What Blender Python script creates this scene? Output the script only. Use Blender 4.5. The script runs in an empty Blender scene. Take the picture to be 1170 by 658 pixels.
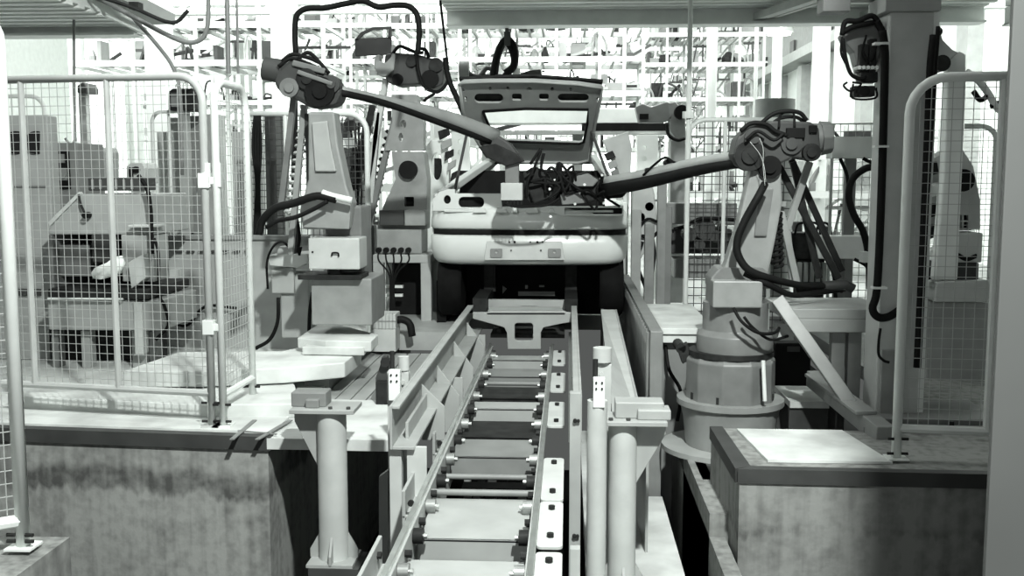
import bpy, bmesh, math, random
from mathutils import Vector, Matrix, geometry
random.seed(7)
C = bpy.context.scene.collection
# ------------------------------------------------------------------ camera
F, CX, CY = 1200.0, 585.0, 329.0
EYE = Vector((0, 0, 1.4))
PITCH = math.atan(129 / F); YAW = math.atan(65 / math.hypot(F, 129))
cam = bpy.data.objects.new('camera', bpy.data.cameras.new('camera')); C.objects.link(cam)
cam.data.sensor_width = 36; cam.data.lens = 36 * F / 1170
cam.data.clip_end = 200
cam.location = EYE
cam.rotation_euler = (math.pi / 2 - PITCH, 0, YAW)
bpy.context.scene.camera = cam
RM = cam.rotation_euler.to_matrix()
def ray(px, py): return RM @ Vector((px - CX, CY - py, -F))
def P(px, py, Y):
    d = ray(px, py); return EYE + d * (Y / d.y)
def G(px, py, z):
    d = ray(px, py); return EYE + d * ((z - EYE.z) / d.z)
# ------------------------------------------------------------------ world, lights, exposure
sc = bpy.context.scene
vs = sc.view_settings
vs.view_transform = 'Standard'; vs.look = 'None'; vs.gamma = 1; vs.exposure = 0.0; vs.use_curve_mapping = False
w = bpy.data.worlds.new('hall_air'); sc.world = w; w.use_nodes = True
bg = w.node_tree.nodes['Background']; bg.inputs[0].default_value = (.95, 1, .965, 1); bg.inputs[1].default_value = .1
def area(name, loc, aim, sx, sy, power):
    l = bpy.data.lights.new(name, 'AREA'); l.shape = 'RECTANGLE'; l.size = sx; l.size_y = sy; l.energy = power
    l.color = (.97, 1, .975)
    o = bpy.data.objects.new(name, l); C.objects.link(o); o.location = loc
    o.rotation_euler = (Vector(aim) - Vector(loc)).to_track_quat('-Z', 'Y').to_euler(); return o
area('work_light_front', (.83, .9, 5.0), (-.2, 6.5, 0), .22, .22, 820)
area('fill_light_low', (-.6, -1.5, 1.9), (-.2, 8.5, 2.2), 1.0, .6, 48)  # unseen fill, added to lift the walkway underside and the car rear
area('hall_light_left', (-4.5, 5.5, 5.5), (-1, 7, 0), 1.2, 1.2, 130)
area('hall_light_over_cell', (0, 6.2, 6.8), (0, 7.0, 0), 3.5, 2, 110)
area('hall_fill_mid', (0, 11.6, 5.6), (0, 16, .5), 12, 2, 1500)  # unseen light added for camera-facing surfaces just beyond the walkway
area('hall_fill_back_front', (0, 15, 6.5), (0, 30, 2), 12, 3, 1300)  # added light without a fixture, brightens the rack fronts
area('hall_light_far', (0, 26, 8.6), (0, 29, 0), 14, 8, 2500)
area('hall_fill_far_left', (-9, 14, 6), (-9, 30, 2), 6, 3, 1600)  # added light without a fixture, brightens the left wall and racks
area('hall_fill_end', (-3, 39, 6), (-3, 47, 3.5), 16, 2, 4200)  # unseen light added to whiten the back wall
# ------------------------------------------------------------------ materials
def mat(name, v, rough=.55, metal=0, amt=.12, scale=6, bump=0, tint=(.955, 1, .965)):
    m = bpy.data.materials.new(name); m.use_nodes = True; nt = m.node_tree; b = nt.nodes['Principled BSDF']
    tc = nt.nodes.new('ShaderNodeTexCoord'); n = nt.nodes.new('ShaderNodeTexNoise'); n.inputs['Scale'].default_value = scale; n.inputs['Detail'].default_value = 5
    cr = nt.nodes.new('ShaderNodeValToRGB')
    lo, hi = v * (1 - amt), v * (1 + amt)
    cr.color_ramp.elements[0].color = (lo * tint[0], lo * tint[1], lo * tint[2], 1); cr.color_ramp.elements[1].color = (hi * tint[0], hi * tint[1], hi * tint[2], 1)
    cr.color_ramp.elements[0].position = .35; cr.color_ramp.elements[1].position = .65
    nt.links.new(tc.outputs['Object'], n.inputs['Vector']); nt.links.new(n.outputs['Fac'], cr.inputs[0]); nt.links.new(cr.outputs[0], b.inputs['Base Color'])
    b.inputs['Roughness'].default_value = rough; b.inputs['Metallic'].default_value = metal
    b.inputs['Specular IOR Level'].default_value = .1 if v < .03 else .25 if v < .1 else .5
    if bump:
        bp = nt.nodes.new('ShaderNodeBump'); bp.inputs['Strength'].default_value = bump; bp.inputs['Distance'].default_value = .01
        nt.links.new(n.outputs['Fac'], bp.inputs['Height']); nt.links.new(bp.outputs[0], b.inputs['Normal'])
    return m
M = {
 'white': mat('white_paint', .72, .45, 0, .05), 'offwhite': mat('offwhite_paint', .46, .5, 0, .08), 'light': mat('light_grey_paint', .33, .5, 0, .08),
 'grey': mat('mid_grey_paint', .19, .5, 0, .1), 'dgrey': mat('dark_grey_paint', .05, .5, 0, .15), 'dark': mat('dark_iron', .022, .5, 0, .3, 14),
 'black': mat('black_rubber', .008, .6, 0, .2), 'void': mat('oily_shade_black', .006, .8, 0, .3), 'steel': mat('bright_steel', .62, .28, .85, .1, 12),  # void black: oily pit, plus deep shade put into the colour
 'dsteel': mat('dull_steel', .3, .4, .6, .2, 12), 'robot': mat('robot_paint', .15, .42, 0, .12, 8), 'robot_pale': mat('pale_robot_paint', .24, .42, 0, .1, 8),
 'car': mat('primer_white_bodywork', .62, .22, 0, .03, 3), 'deck': mat('worn_white_deck', .56, .7, 0, .2, 3.5, .05), 'mesh': mat('galvanised_wire', .42, .4, .1, .05),
 'wall': mat('pale_wall_sheet', .8, .6, 0, .04), 'column': mat('column_paint', .115, .6, 0, .06, 2), 'hallfloor': mat('hall_floor_grey', .3, .6, 0, .2, 1), 'haze': mat('hall_white', .85, .6, 0, .04), 'cloth': mat('white_cloth', .85, .9, 0, .03), 'tank': mat('shadowed_cap', .33, .5, 0, .06),
}
def concrete(name, base, dark, zc=-.36, wid=.1):
    m = bpy.data.materials.new(name); m.use_nodes = True; nt = m.node_tree; N = nt.nodes; L = nt.links; b = N['Principled BSDF']; b.inputs['Roughness'].default_value = .85
    ge = N.new('ShaderNodeNewGeometry'); sp = N.new('ShaderNodeSeparateXYZ'); L.new(ge.outputs['Position'], sp.inputs[0])
    def noise(sx, sy, sz, s, d=6):
        mp = N.new('ShaderNodeMapping'); mp.inputs['Scale'].default_value = (sx, sy, sz); L.new(ge.outputs['Position'], mp.inputs[0])
        n = N.new('ShaderNodeTexNoise'); n.inputs['Scale'].default_value = s; n.inputs['Detail'].default_value = d; L.new(mp.outputs[0], n.inputs['Vector']); return n.outputs['Fac']
    def mth(op, a, bb=None, c=None):
        n = N.new('ShaderNodeMath'); n.operation = op
        for i, x in enumerate((a, bb, c)):
            if x is None: continue
            if isinstance(x, (int, float)): n.inputs[i].default_value = x
            else: L.new(x, n.inputs[i])
        return n.outputs[0]
    fine = noise(1, 1, 1, 18); blot = noise(1, 1, 1, 2.2); streak = noise(9, 9, .5, 2.0); wob = noise(2.2, 2.2, 0, 1.3)
    wob2 = noise(16, 16, 0, 1.0)
    z = mth('ADD', sp.outputs['Z'], mth('MULTIPLY', mth('SUBTRACT', wob, .5), .16))
    zz = mth('ADD', z, mth('MULTIPLY', mth('SUBTRACT', wob2, .5), .16))
    up = mth('DIVIDE', mth('SUBTRACT', zc + .02, z), .06); lo = mth('DIVIDE', mth('SUBTRACT', zz, zc - wid), .03)
    def cl(x): return mth('MINIMUM', mth('MAXIMUM', x, 0), 1)
    band = mth('MULTIPLY', cl(up), cl(lo))
    band = mth('MULTIPLY', band, mth('ADD', .45, blot))
    f = mth('ADD', mth('MULTIPLY', band, .42), mth('MULTIPLY', mth('SUBTRACT', streak, .5), .9))
    f = mth('ADD', f, mth('MULTIPLY', mth('SUBTRACT', blot, .5), 1.1)); f = mth('ADD', f, mth('MULTIPLY', mth('SUBTRACT', fine, .5), .9))
    cr = N.new('ShaderNodeValToRGB'); e = cr.color_ramp.elements
    e[0].position = 0; e[0].color = (base * .96, base, base * .95, 1); e[1].position = .75; e[1].color = (dark * .96, dark, dark * .95, 1)
    L.new(cl(mth('ADD', f, .15)), cr.inputs[0]); L.new(cr.outputs[0], b.inputs['Base Color'])
    bp = N.new('ShaderNodeBump'); bp.inputs['Strength'].default_value = .3; bp.inputs['Distance'].default_value = .01; L.new(fine, bp.inputs['Height']); L.new(bp.outputs[0], b.inputs['Normal'])
    return m
M['conc'] = concrete('stained_concrete', .31, .07, -.19, .15)
M['conc2'] = concrete('streaked_concrete', .25, .07, -.27, .03)
# ------------------------------------------------------------------ mesh helpers (all coordinates are world coordinates)
def empty(name, loc, label, cat, group=None):
    o = bpy.data.objects.new(name, None); C.objects.link(o); o.location = loc; o.empty_display_size = .1
    o['label'] = label; o['category'] = cat
    if group: o['group'] = group
    return o
def wloc(o):
    l = Vector(o.location)
    while o.parent: o = o.parent; l += Vector(o.location)
    return l
def catmull(pts, n=6):
    pts = [Vector(p) for p in pts]
    if len(pts) < 3: return pts
    q = [pts[0] * 2 - pts[1]] + pts + [pts[-1] * 2 - pts[-2]]; out = []
    for i in range(1, len(q) - 2):
        a, b, c, d = q[i - 1:i + 3]
        for k in range(n):
            t = k / n; out.append(.5 * ((2 * b) + (c - a) * t + (2 * a - 5 * b + 4 * c - d) * t * t + (3 * b - a - 3 * c + d) * t ** 3))
    out.append(pts[-1]); return out
SPLIT = set('cross_brace bolt bracket gear_cover pressed_rib clamp_plate upright foot_plate connector_block base_rib motor valve opening lamp_opening fixing_hole anchor_bolt hanger_rods cable_clip cable_clamp gun_terminal fitting round_opening leg grey_trim trim stand_rail shade_bar rail cylinder_block slot_clip body motor_cover flange_plate gun_yoke marker parallel_link slab_support longitudinal_beam cross_arm skirt notice_plate trim_strip joint_cover wrist_motor upright_pipe base_rail front_plate lever post chord roof_pillar housing_fin'.split())
class MB:
    def __init__(s): s.v = []; s.f = []; s.sm = []
    def add(s, vs, fs, smooth=False):
        n = len(s.v); s.v += [Vector(v) for v in vs]; s.f += [tuple(i + n for i in f) for f in fs]; s.sm += [smooth] * len(fs); return s
    def box(s, a, b):
        x0, x1 = sorted((a[0], b[0])); y0, y1 = sorted((a[1], b[1])); z0, z1 = sorted((a[2], b[2]))
        return s.add([(x0,y0,z0),(x1,y0,z0),(x1,y1,z0),(x0,y1,z0),(x0,y0,z1),(x1,y0,z1),(x1,y1,z1),(x0,y1,z1)],
                     [(0,3,2,1),(4,5,6,7),(0,1,5,4),(1,2,6,5),(2,3,7,6),(3,0,4,7)])
    def pbox(s, x0, y0, x1, y1, Y, d):                      # box whose front face fills that picture rectangle at depth Y
        return s.box(P(x0, y0, Y), P(x1, y1, Y) + Vector((0, d, 0)))
    def bar(s, p, q, w, h, up=(0, 0, 1), w2=None, h2=None):
        p = Vector(p); q = Vector(q); d = (q - p).normalized(); up = Vector(up)
        sd = d.cross(up)
        if sd.length < 1e-4: sd = d.cross(Vector((0, 1, 0)))
        sd.normalize(); u = sd.cross(d); w2 = w2 or w; h2 = h2 or h
        vs = [c + sd * a * ww / 2 + u * b * hh / 2 for c, ww, hh in ((p, w, h), (q, w2, h2)) for a, b in ((-1,-1),(1,-1),(1,1),(-1,1))]
        return s.add(vs, [(3,2,1,0),(4,5,6,7),(0,1,5,4),(1,2,6,5),(2,3,7,6),(3,0,4,7)])
    def cyl(s, p, q, r, r2=None, n=14):
        p = Vector(p); q = Vector(q); r2 = r if r2 is None else r2; d = (q - p).normalized()
        a = d.orthogonal().normalized(); b = d.cross(a)
        ring = lambda c, rr: [c + (a * math.cos(t) + b * math.sin(t)) * rr for t in (2 * math.pi * i / n for i in range(n))]
        s.add(ring(p, r) + ring(q, r2), [(i, (i + 1) % n, n + (i + 1) % n, n + i) for i in range(n)], n > 8)
        s.add(ring(p, r), [tuple(range(n - 1, -1, -1))]); return s.add(ring(q, r2), [tuple(range(n))])
    def tube(s, pts, r, n=8, smooth=5):
        pts = catmull(pts, smooth) if smooth else [Vector(p) for p in pts]
        m = len(pts); vs = []; prev = None
        for i, p in enumerate(pts):
            t = (pts[min(i + 1, m - 1)] - pts[max(i - 1, 0)]).normalized()
            if prev is None: a = t.orthogonal().normalized()
            else:
                a = prev - t * prev.dot(t); a = a.normalized() if a.length > 1e-5 else t.orthogonal().normalized()
            prev = a; b = t.cross(a); rr = r(i / (m - 1)) if callable(r) else r
            vs += [p + (a * math.cos(k * 2 * math.pi / n) + b * math.sin(k * 2 * math.pi / n)) * rr for k in range(n)]
        fs = [(i * n + k, i * n + (k + 1) % n, (i + 1) * n + (k + 1) % n, (i + 1) * n + k) for i in range(m - 1) for k in range(n)]
        fs += [tuple(range(n - 1, -1, -1)), tuple(range((m - 1) * n, m * n))]
        return s.add(vs, fs, True)
    def slab(s, loops, ext):                                 # polygon with holes (3-D points, coplanar), thickened by vector ext
        ext = Vector(ext); loops = [[Vector(p) for p in l] for l in loops]; flat = [p for l in loops for p in l]; n = len(flat)
        nrm = geometry.normal(loops[0]); q = nrm.rotation_difference(Vector((0, 0, 1)))
        tris = geometry.tessellate_polygon([[q @ p for p in l] for l in loops])
        vs = flat + [p + ext for p in flat]; fs = []
        for t in tris: fs.append(tuple(t)); fs.append(tuple(i + n for i in reversed(t)))
        o = 0
        for l in loops:
            k = len(l)
            for i in range(k): fs.append((o + i, o + (i + 1) % k, n + o + (i + 1) % k, n + o + i))
            o += k
        return s.add(vs, fs)
    def pslab(s, outer, Y, d, holes=()):                     # the same from picture points at depth Y
        return s.slab([[P(x, y, Y) for x, y in outer]] + [[P(x, y, Y) for x, y in h] for h in holes], (0, d, 0))
    def lathe(s, base, prof, n=24, axis=(0, 0, 1)):
        q = Vector((0, 0, 1)).rotation_difference(Vector(axis)); base = Vector(base); vs = []
        for r, z in prof: vs += [base + q @ Vector((r * math.cos(2 * math.pi * i / n), r * math.sin(2 * math.pi * i / n), z)) for i in range(n)]
        m = len(prof)
        fs = [(i * n + k, i * n + (k + 1) % n, (i + 1) * n + (k + 1) % n, (i + 1) * n + k) for i in range(m - 1) for k in range(n)]
        s.add(vs, fs, n > 10); s.add(vs[:n], [tuple(range(n - 1, -1, -1))]); return s.add(vs[-n:], [tuple(range(n))])
    def ball(s, c, r, sc=(1, 1, 1), n=12):
        prof = [(max(1e-4, math.sin(math.pi * i / 8)), -math.cos(math.pi * i / 8)) for i in range(9)]; c = Vector(c); vs = []
        for a, z in prof: vs += [c + Vector((a * math.cos(2 * math.pi * i / n) * sc[0], a * math.sin(2 * math.pi * i / n) * sc[1], z * sc[2])) * r for i in range(n)]
        return s.add(vs, [(i * n + k, i * n + (k + 1) % n, (i + 1) * n + (k + 1) % n, (i + 1) * n + k) for i in range(8) for k in range(n)], True)
    def pieces(s):
        par = {}
        def find(k):
            while par[k] != k: par[k] = par[par[k]]; k = par[k]
            return k
        key = [tuple(round(c, 5) for c in v) for v in s.v]
        for k in key: par.setdefault(k, k)
        for f in s.f:
            a = find(key[f[0]])
            for i in f[1:]: par[find(key[i])] = a
        out = {}
        for f, sm in zip(s.f, s.sm): out.setdefault(find(key[f[0]]), []).append((f, sm))
        res = []
        for fl in out.values():
            m2 = MB(); idx = {}
            for f, sm in fl:
                for i in f:
                    if i not in idx: idx[i] = len(m2.v); m2.v.append(s.v[i])
                m2.f.append(tuple(idx[i] for i in f)); m2.sm.append(sm)
            res.append(m2)
        return res
    def build(s, name, m, parent=None, bev=0, label=None, cat=None, group=None, kind=None):
        if parent and name in SPLIT and not kind:
            ps = s.pieces()
            if 1 < len(ps) <= 60:
                return [p._build(name, m, parent, bev) for p in ps][0]
        return s._build(name, m, parent, bev, label, cat, group, kind)
    def _build(s, name, m, parent=None, bev=0, label=None, cat=None, group=None, kind=None):
        base = wloc(parent) if parent else Vector((0, 0, 0))
        if parent is None and cat: # origin at the thing's foot
            xs = [v.x for v in s.v]; ys = [v.y for v in s.v]; zs = [v.z for v in s.v]
            base = Vector(((min(xs) + max(xs)) / 2, (min(ys) + max(ys)) / 2, min(zs)))
        me = bpy.data.meshes.new(name); me.from_pydata([v - base for v in s.v], [], s.f)
        me.polygons.foreach_set('use_smooth', s.sm)
        bm = bmesh.new(); bm.from_mesh(me); bmesh.ops.recalc_face_normals(bm, faces=bm.faces); bm.to_mesh(me); bm.free()
        me.materials.append(M[m] if isinstance(m, str) else m)
        o = bpy.data.objects.new(name, me); C.objects.link(o)
        if parent: o.parent = parent
        else: o.location = base
        if bev:
            b = o.modifiers.new('b', 'BEVEL'); b.width = bev; b.segments = 2; b.limit_method = 'ANGLE'; b.harden_normals = False
        for k, x in (('label', label), ('category', cat), ('group', group), ('kind', kind)):
            if x: o[k] = x
        return o
V = lambda *a: Vector(a)
def circ(x, y, r, n=14, ry=None):
    ry = ry or r; return [(x + r * math.cos(2 * math.pi * i / n), y + ry * math.sin(2 * math.pi * i / n)) for i in range(n)]
def rrect(x0, y0, x1, y1, r):
    o = []
    for cx, cy, a in ((x1 - r, y1 - r, 0), (x0 + r, y1 - r, 90), (x0 + r, y0 + r, 180), (x1 - r, y0 + r, 270)):
        for k in range(4): t = math.radians(a + k * 30); o.append((cx + r * math.cos(t), cy + r * math.sin(t)))
    return o
def struct(mb, name, m, bev=0): return mb.build(name, m, None, bev, kind='structure')

# ================================================================== SETTING
mb = MB(); mb.box((-16, 10.5, -.15), (8, 48, 0)); struct(mb, 'floor', 'hallfloor')
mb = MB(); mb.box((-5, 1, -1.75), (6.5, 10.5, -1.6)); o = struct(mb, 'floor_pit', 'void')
mb = MB(); mb.box((-16, 47, 0), (8, 47.3, 9)); struct(mb, 'wall_back', 'haze')
mb = MB(); mb.box((-16.2, 4, 0), (-16, 47, 9)); struct(mb, 'wall_left', 'haze')
wr = MB(); wr.box((6.5, 5, -.1), (6.8, 47, 9)); WR = struct(wr, 'wall_right', 'wall')
wu = MB(); wu.box((6.3, 5, 4.75), (6.5, 47, 9)); wu.build('upper_cladding', 'grey', WR)
wu = MB(); [wu.box((6.24, y, 4.8 + (i * 7 % 5) * .55), (6.3, y + .5, 5.15 + (i * 7 % 5) * .55)) for i, y in enumerate([9 + .85 * k for k in range(44)])]; wu.build('cladding_duct', 'dgrey', WR, kind='stuff')
for k in range(13):
    y = 8.2 + k * 3.0
    m2 = MB(); m2.box((6.25, y, 0), (6.5, y + .5, 4.35)); m2.build('pilaster', 'light', WR)
mb = MB(); mb.box((5.95, 6, 4.42), (6.5, 47, 4.62)); mb.box((6.0, 6, 4.62), (6.3, 47, 4.7)); struct(mb, 'trim_1', 'light')
mb = MB(); mb.box((-16, 11.5, 9), (8, 47.3, 9.2)); struct(mb, 'ceiling', 'light')
# left concrete plinth with its steel edge
mb = MB(); mb.slab([[V(-6, 5.78, 0), V(-1.60, 5.42, 0), V(-1.60, 10.5, 0), V(-6, 10.5, 0)]], (0, 0, -1.6)); PL = struct(mb, 'floor_left_plinth', 'conc')
mb = MB(); mb.slab([[V(-6, 5.76, .012), V(-1.58, 5.40, .012), V(-1.58, 5.46, .012), V(-6, 5.84, .012)]], (0, 0, -.075)); mb.build('edge_angle', 'dgrey', PL)
mb = MB(); mb.slab([[V(-6, 5.86, .004), V(-1.60, 5.50, .004), V(-1.60, 10.4, .004), V(-6, 10.4, .004)]], (0, 0, .012)); mb.build('deck_sheet', 'deck', PL)
# right concrete block
mb = MB(); mb.slab([[V(.82, 4.93, 0), V(4, 4.85, 0), V(4, 7.4, 0), V(2.2, 7.4, 0), V(2.2, 6.1, 0), V(1.95, 5.75, 0), V(.80, 5.78, 0)]], (0, 0, -1.6)); RB = struct(mb, 'floor_right_plinth', 'conc2')
mb = MB(); mb.slab([[V(.81, 4.92, .012), V(4, 4.84, .012), V(4, 4.90, .012), V(.88, 4.98, .012)]], (0, 0, -.07)); mb.slab([[V(.80, 4.93, .011), V(.88, 4.98, .011), V(.86, 5.78, .011), V(.79, 5.78, .011)]], (0, 0, -.07)); mb.build('edge_angle', 'dgrey', RB)
mb = MB(); mb.slab([[V(.98, 5.08, .002), V(1.58, 5.08, .002), V(1.50, 5.72, .002), V(.93, 5.72, .002)]], (0, 0, .012)); mb.build('deck_sheet', 'deck', RB)
mb = MB(); mb.box((2.2, 6.1, -.02), (6.5, 10.5, -.12)); struct(mb, 'floor_right', 'grey')
mb = MB(); mb.box((.72, 3.0, -1.6), (.80, 9.5, -.42)); mb.box((.72, 5.2, -1.6), (.82, 6.4, -.30)); struct(mb, 'trim_2', 'conc2')
# pale ledge right of the conveyor
mb = MB(); mb.slab([[V(.10, 2.8, -.62), V(.60, 2.8, -.62), V(.60, 6.5, -.62), V(.49, 6.5, -.62), V(.49, 8.2, -.62), V(.10, 8.2, -.62)]], (0, 0, -.1)); struct(mb, 'floor_ledge', 'deck')

# ---- far hall
def lamp(px, py, Y, label, group):
    p = P(px, py, Y); e = empty('high_bay_lamp', p, label, 'lamp', group)
    m1 = MB(); m1.lathe(p, [(.30, 0), (.26, .12), (.08, .32), (.05, .4)], 16); m1.build('lamp_shade', 'offwhite', e)
    m2 = MB(); m2.lathe(p + V(0, 0, -.05), [(.24, 0), (.24, .04)], 16); m2.build('lamp_lens', LENS, e)
    m3 = MB(); m3.cyl(p + V(0, 0, .4), (p.x, p.y, 8.98), .025, n=6); m3.build('stem', 'grey', e)
LENS = bpy.data.materials.new('lit_lens'); LENS.use_nodes = True
_b = LENS.node_tree.nodes['Principled BSDF']; _b.inputs['Emission Color'].default_value = (1, 1, 1, 1); _b.inputs['Emission Strength'].default_value = 6
g = 'high-bay lamps hanging in a row along the right wall'
for px, py, Y, t in ((890, 37, 22, 'nearest and largest'), (853, 58, 25.3, 'second nearest'), (823, 78, 29.5, 'middle one'), (805, 90, 32.7, 'fourth from the front'), (792, 102, 36.7, 'farthest and smallest')):
    lamp(px, py, Y, 'white high-bay lamp before the right wall, %s of its row' % t, g)
g = 'high-bay lamps over the middle of the far hall'
for px, py, Y, t in ((726, 36, 24, 'left of the two lamps above the gantry'), (768, 42, 26, 'right of the two lamps above the gantry'), (455, 42, 24, 'above the rear left robot'), (240, 30, 24.5, 'above the far left racks')):
    lamp(px, py, Y, 'white high-bay lamp in the far hall, ' + t, g)

def rack(x0, x1, Y, levels, nb, label, r=.026, dep=1.4, name='steel_rack', m='offwhite', clutter=True, z1=None):
    z1 = z1 or levels[-1] + .5
    e = empty(name, (x0, Y, 0), label, 'rack')
    for i in range(nb + 1):
        x = x0 + (x1 - x0) * i / nb
        a = MB(); a.box((x - r, Y - r, 0), (x + r, Y + r, z1)); a.box((x - r, Y + dep - r, 0), (x + r, Y + dep + r, z1)); a.build('upright', m, e)
    for j, z in enumerate(levels):
        a = MB(); a.box((x0 + r, Y - r * .6, z), (x1 - r, Y + r * .6, z + .09)); a.box((x0 + r, Y + dep - r * .6, z), (x1 - r, Y + dep + r * .6, z + .09))
        for i in range(nb * 3 + 1):
            x = x0 + (x1 - x0) * i / (nb * 3); a.box((x - .02, Y, z), (x + .02, Y + dep, z + .05))
        a.build('shelf_beam', m, e)
    a = MB()
    for i in range(nb):
        xa = x0 + (x1 - x0) * i / nb; xb = x0 + (x1 - x0) * (i + 1) / nb
        for z0, z2 in zip(levels, levels[1:]):
            if random.random() < .5: a.bar((xa, Y + dep, z0), (xb, Y + dep, z2), .04, .04)
    if a.v: a.build('cross_brace', m, e)
    if clutter:
        for mt, dens in (('grey', .45), ('dark', .4), ('light', .6), ('dgrey', .35)):
            a = MB()
            for z in levels:
                x = x0 + .1
                while x < x1 - .2:
                    ww = random.uniform(.05, .38) if random.random() < .8 else random.uniform(.3, .6)
                    if random.random() < dens:
                        h = random.uniform(.05, .42); yy = Y + random.uniform(.1, dep - .5)
                        t = random.random()
                        if t < .35: a.box((x, yy, z + .05), (x + ww * .8, yy + .3, z + .05 + h))
                        elif t < .5: a.lathe((x + ww / 2, yy + .2, z + .05), [(ww * .35, 0), (ww * .35, h * .6), (ww * .12, h)], 8)
                        elif t < .7: a.bar((x, yy, z + .1), (x + ww * 1.4, yy + .1, z + .1 + h * .8), .05, .05); a.box((x, yy, z + .05), (x + .1, yy + .2, z + .2))
                        elif t < .85: a.bar((x, yy, z + .1 + h), (x + ww * 1.8, yy, z + .1 + h), .04, .04); a.bar((x + ww, yy, z + .05), (x + ww, yy, z + .3 + h * .6), .035, .035); a.bar((x + ww * .3, yy, z + .05), (x + ww * .6, yy, z + .3 + h * .6), .03, .03)
                        else: a.tube([(x, yy, z + .05), (x + ww * .2, yy, z + h + .1), (x + ww * .8, yy, z + h), (x + ww, yy, z + .05)], .022, 6)
                    x += ww + .04
            o = a.build('stored_parts', mt, e, kind='stuff')
rack(-7.4, -3.6, 15.5, [3.0, 3.55], 4, 'white pipe rack of small dark parts behind the left fence, nearest on the far left', clutter=True)
rack(-9, -3.4, 21, [2.1, 2.8, 3.6, 4.3, 5.1], 6, 'tall white storage rack full of grey parts in the far left of the hall')
rack(-3.3, 1.3, 19, [2.2, 2.8, 3.4, 4.0], 6, 'tall white rack behind the left robots and the raised tailgate')
rack(-2.2, 3.6, 27, [2.0, 2.8, 3.6, 4.5, 5.3], 8, 'large white scaffold rack beyond the raised tailgate, farthest in the hall')
rack(1.5, 3.95, 22, [1.6, 2.2, 2.9, 3.6, 4.2], 5, 'white shelving tower between the gantry and the right wall')
rack(1.4, 4.8, 14, [.5, 1.1, 1.6], 4, 'low white rack of dark parts behind the right robot')
rack(-10, -1, 33, [3, 4.4, 5.8, 6.8], 8, 'widest white rack at the back of the hall on the left', r=.05)
rack(-2.9, -1.0, 12.6, [.6, 1.2, 1.75], 3, 'short white rack of machine parts behind the rear left robot', r=.02)

# overhead pipe runs / trusses / conveyors crossing the hall
def pipe_run(z, Y, x0, x1, label, r=.05, m='white'):
    e = empty('pipe_run', (x0, Y, z), label, 'pipe', 'white pipes crossing the hall under the roof')
    a = MB(); a.cyl((x0, Y, z), (x1, Y, z), r, n=8); a.build('pipe', m, e)
    a = MB(); x = x0 + .6
    while x < x1: a.cyl((x, Y, z), (x, Y, 8.99), .018, n=6); x += 2.3
    a.build('hanger_rods', m, e)
for z, Y, x0, x1, t in ((3.55, 14, -8, 6, 'lowest'), (4.15, 17, -9, 6, 'second from the bottom'), (5.1, 20, -10, 6, 'middle one'), (5.9, 23.2, -10, 6, 'uppermost near the lamps'), (6.6, 30, -12, 6, 'farthest, hardly above the racks')):
    pipe_run(z, Y, x0, x1, 'long white pipe crossing the hall high up, %s of the pipes' % t)
def truss(z, Y, x0, x1, label):
    e = empty('roof_truss', (x0, Y, z), label, 'truss', 'roof trusses of the far hall')
    a = MB(); a.box((x0, Y - .05, z), (x1, Y + .05, z + .1)); a.box((x0, Y - .05, z + .8), (x1, Y + .05, z + .9)); a.build('chord', 'white', e)
    a = MB(); x = x0; k = 0
    while x < x1 - .8: a.bar((x, Y, z + (0 if k % 2 else .85)), (x + .8, Y, z + (.85 if k % 2 else 0)), .06, .06); x += .8; k += 1
    a.build('web', 'offwhite', e)
    for x in (x0 + .2, x1 - .2):
        a = MB(); a.box((x - .08, Y - .08, 0), (x + .08, Y + .08, z)); a.build('post', 'white', e)
truss(5.0, 23, -11, 5.9, 'nearest white lattice truss under the roof')
truss(5.9, 30, -12, 5.9, 'middle white lattice truss under the roof')
truss(6.6, 38, -12, 5.9, 'farthest white lattice truss under the roof')
def column(px0, px1, Y, z1, label, z0=0, m='white', name='steel_column'):
    p = P(px0, 200, Y); q = P(px1, 200, Y); wd = q.x - p.x
    e = empty(name, ((p.x + q.x) / 2, Y, z0), label, 'column')
    a = MB(); t = max(.02, wd * .16)
    a.box((p.x, Y, z0), (q.x, Y + t, z1)); a.box((p.x, Y + wd, z0), (q.x, Y + wd + t, z1)); a.box(((p.x + q.x) / 2 - t / 2, Y + t, z0), ((p.x + q.x) / 2 + t / 2, Y + wd, z1)); a.build('shaft', m, e)
    a = MB(); a.box((p.x - .06, Y - .06, z0), (q.x + .06, Y + wd + t + .06, z0 + .03)); a.build('base_plate', m, e)
column(170, 193, 12.2, 8.9, 'wide white steel column behind the left fence')
column(103, 146, 17.5, 8.9, 'very wide white column at the far left behind the racks')
column(313, 337, 13.8, 8.9, 'white steel column behind the front left robot head')
column(928, 944, 14.5, 8.9, 'white column standing before the right wall')
# thin pipes
for px, Y, y0, lab_ in ((783, 9.5, 345, 'thin white upright pipe left of the right robot, tallest and nearest'), (861, 12, 190, 'thin pale pipe rising behind the right robot arm'),
                       (811, 12, 190, 'thick white pipe between the gantry and the right robot'), (889, 16, 175, 'thin white pipe close to the right robot head'),
                       (526, 12.35, 200, 'slim white pipe left of the raised tailgate'), (712, 15, 190, 'slim white pipe right of the raised tailgate')):
    b = P(px, y0, Y); a = MB(); a.cyl((b.x, Y, 0 if Y > 10.5 else -.0), (b.x, Y, 4.0 if Y < 10 else 5.2), .022 if px != 811 else .06, n=8)
    a.cyl((b.x, Y, 0), (b.x, Y, .03), .1, n=10); a.cyl((b.x, Y, 1.9), (b.x, Y, 1.96), .055, n=8)
    a.build('upright_pipe', 'white', cat='pipe', label=lab_)

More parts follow.
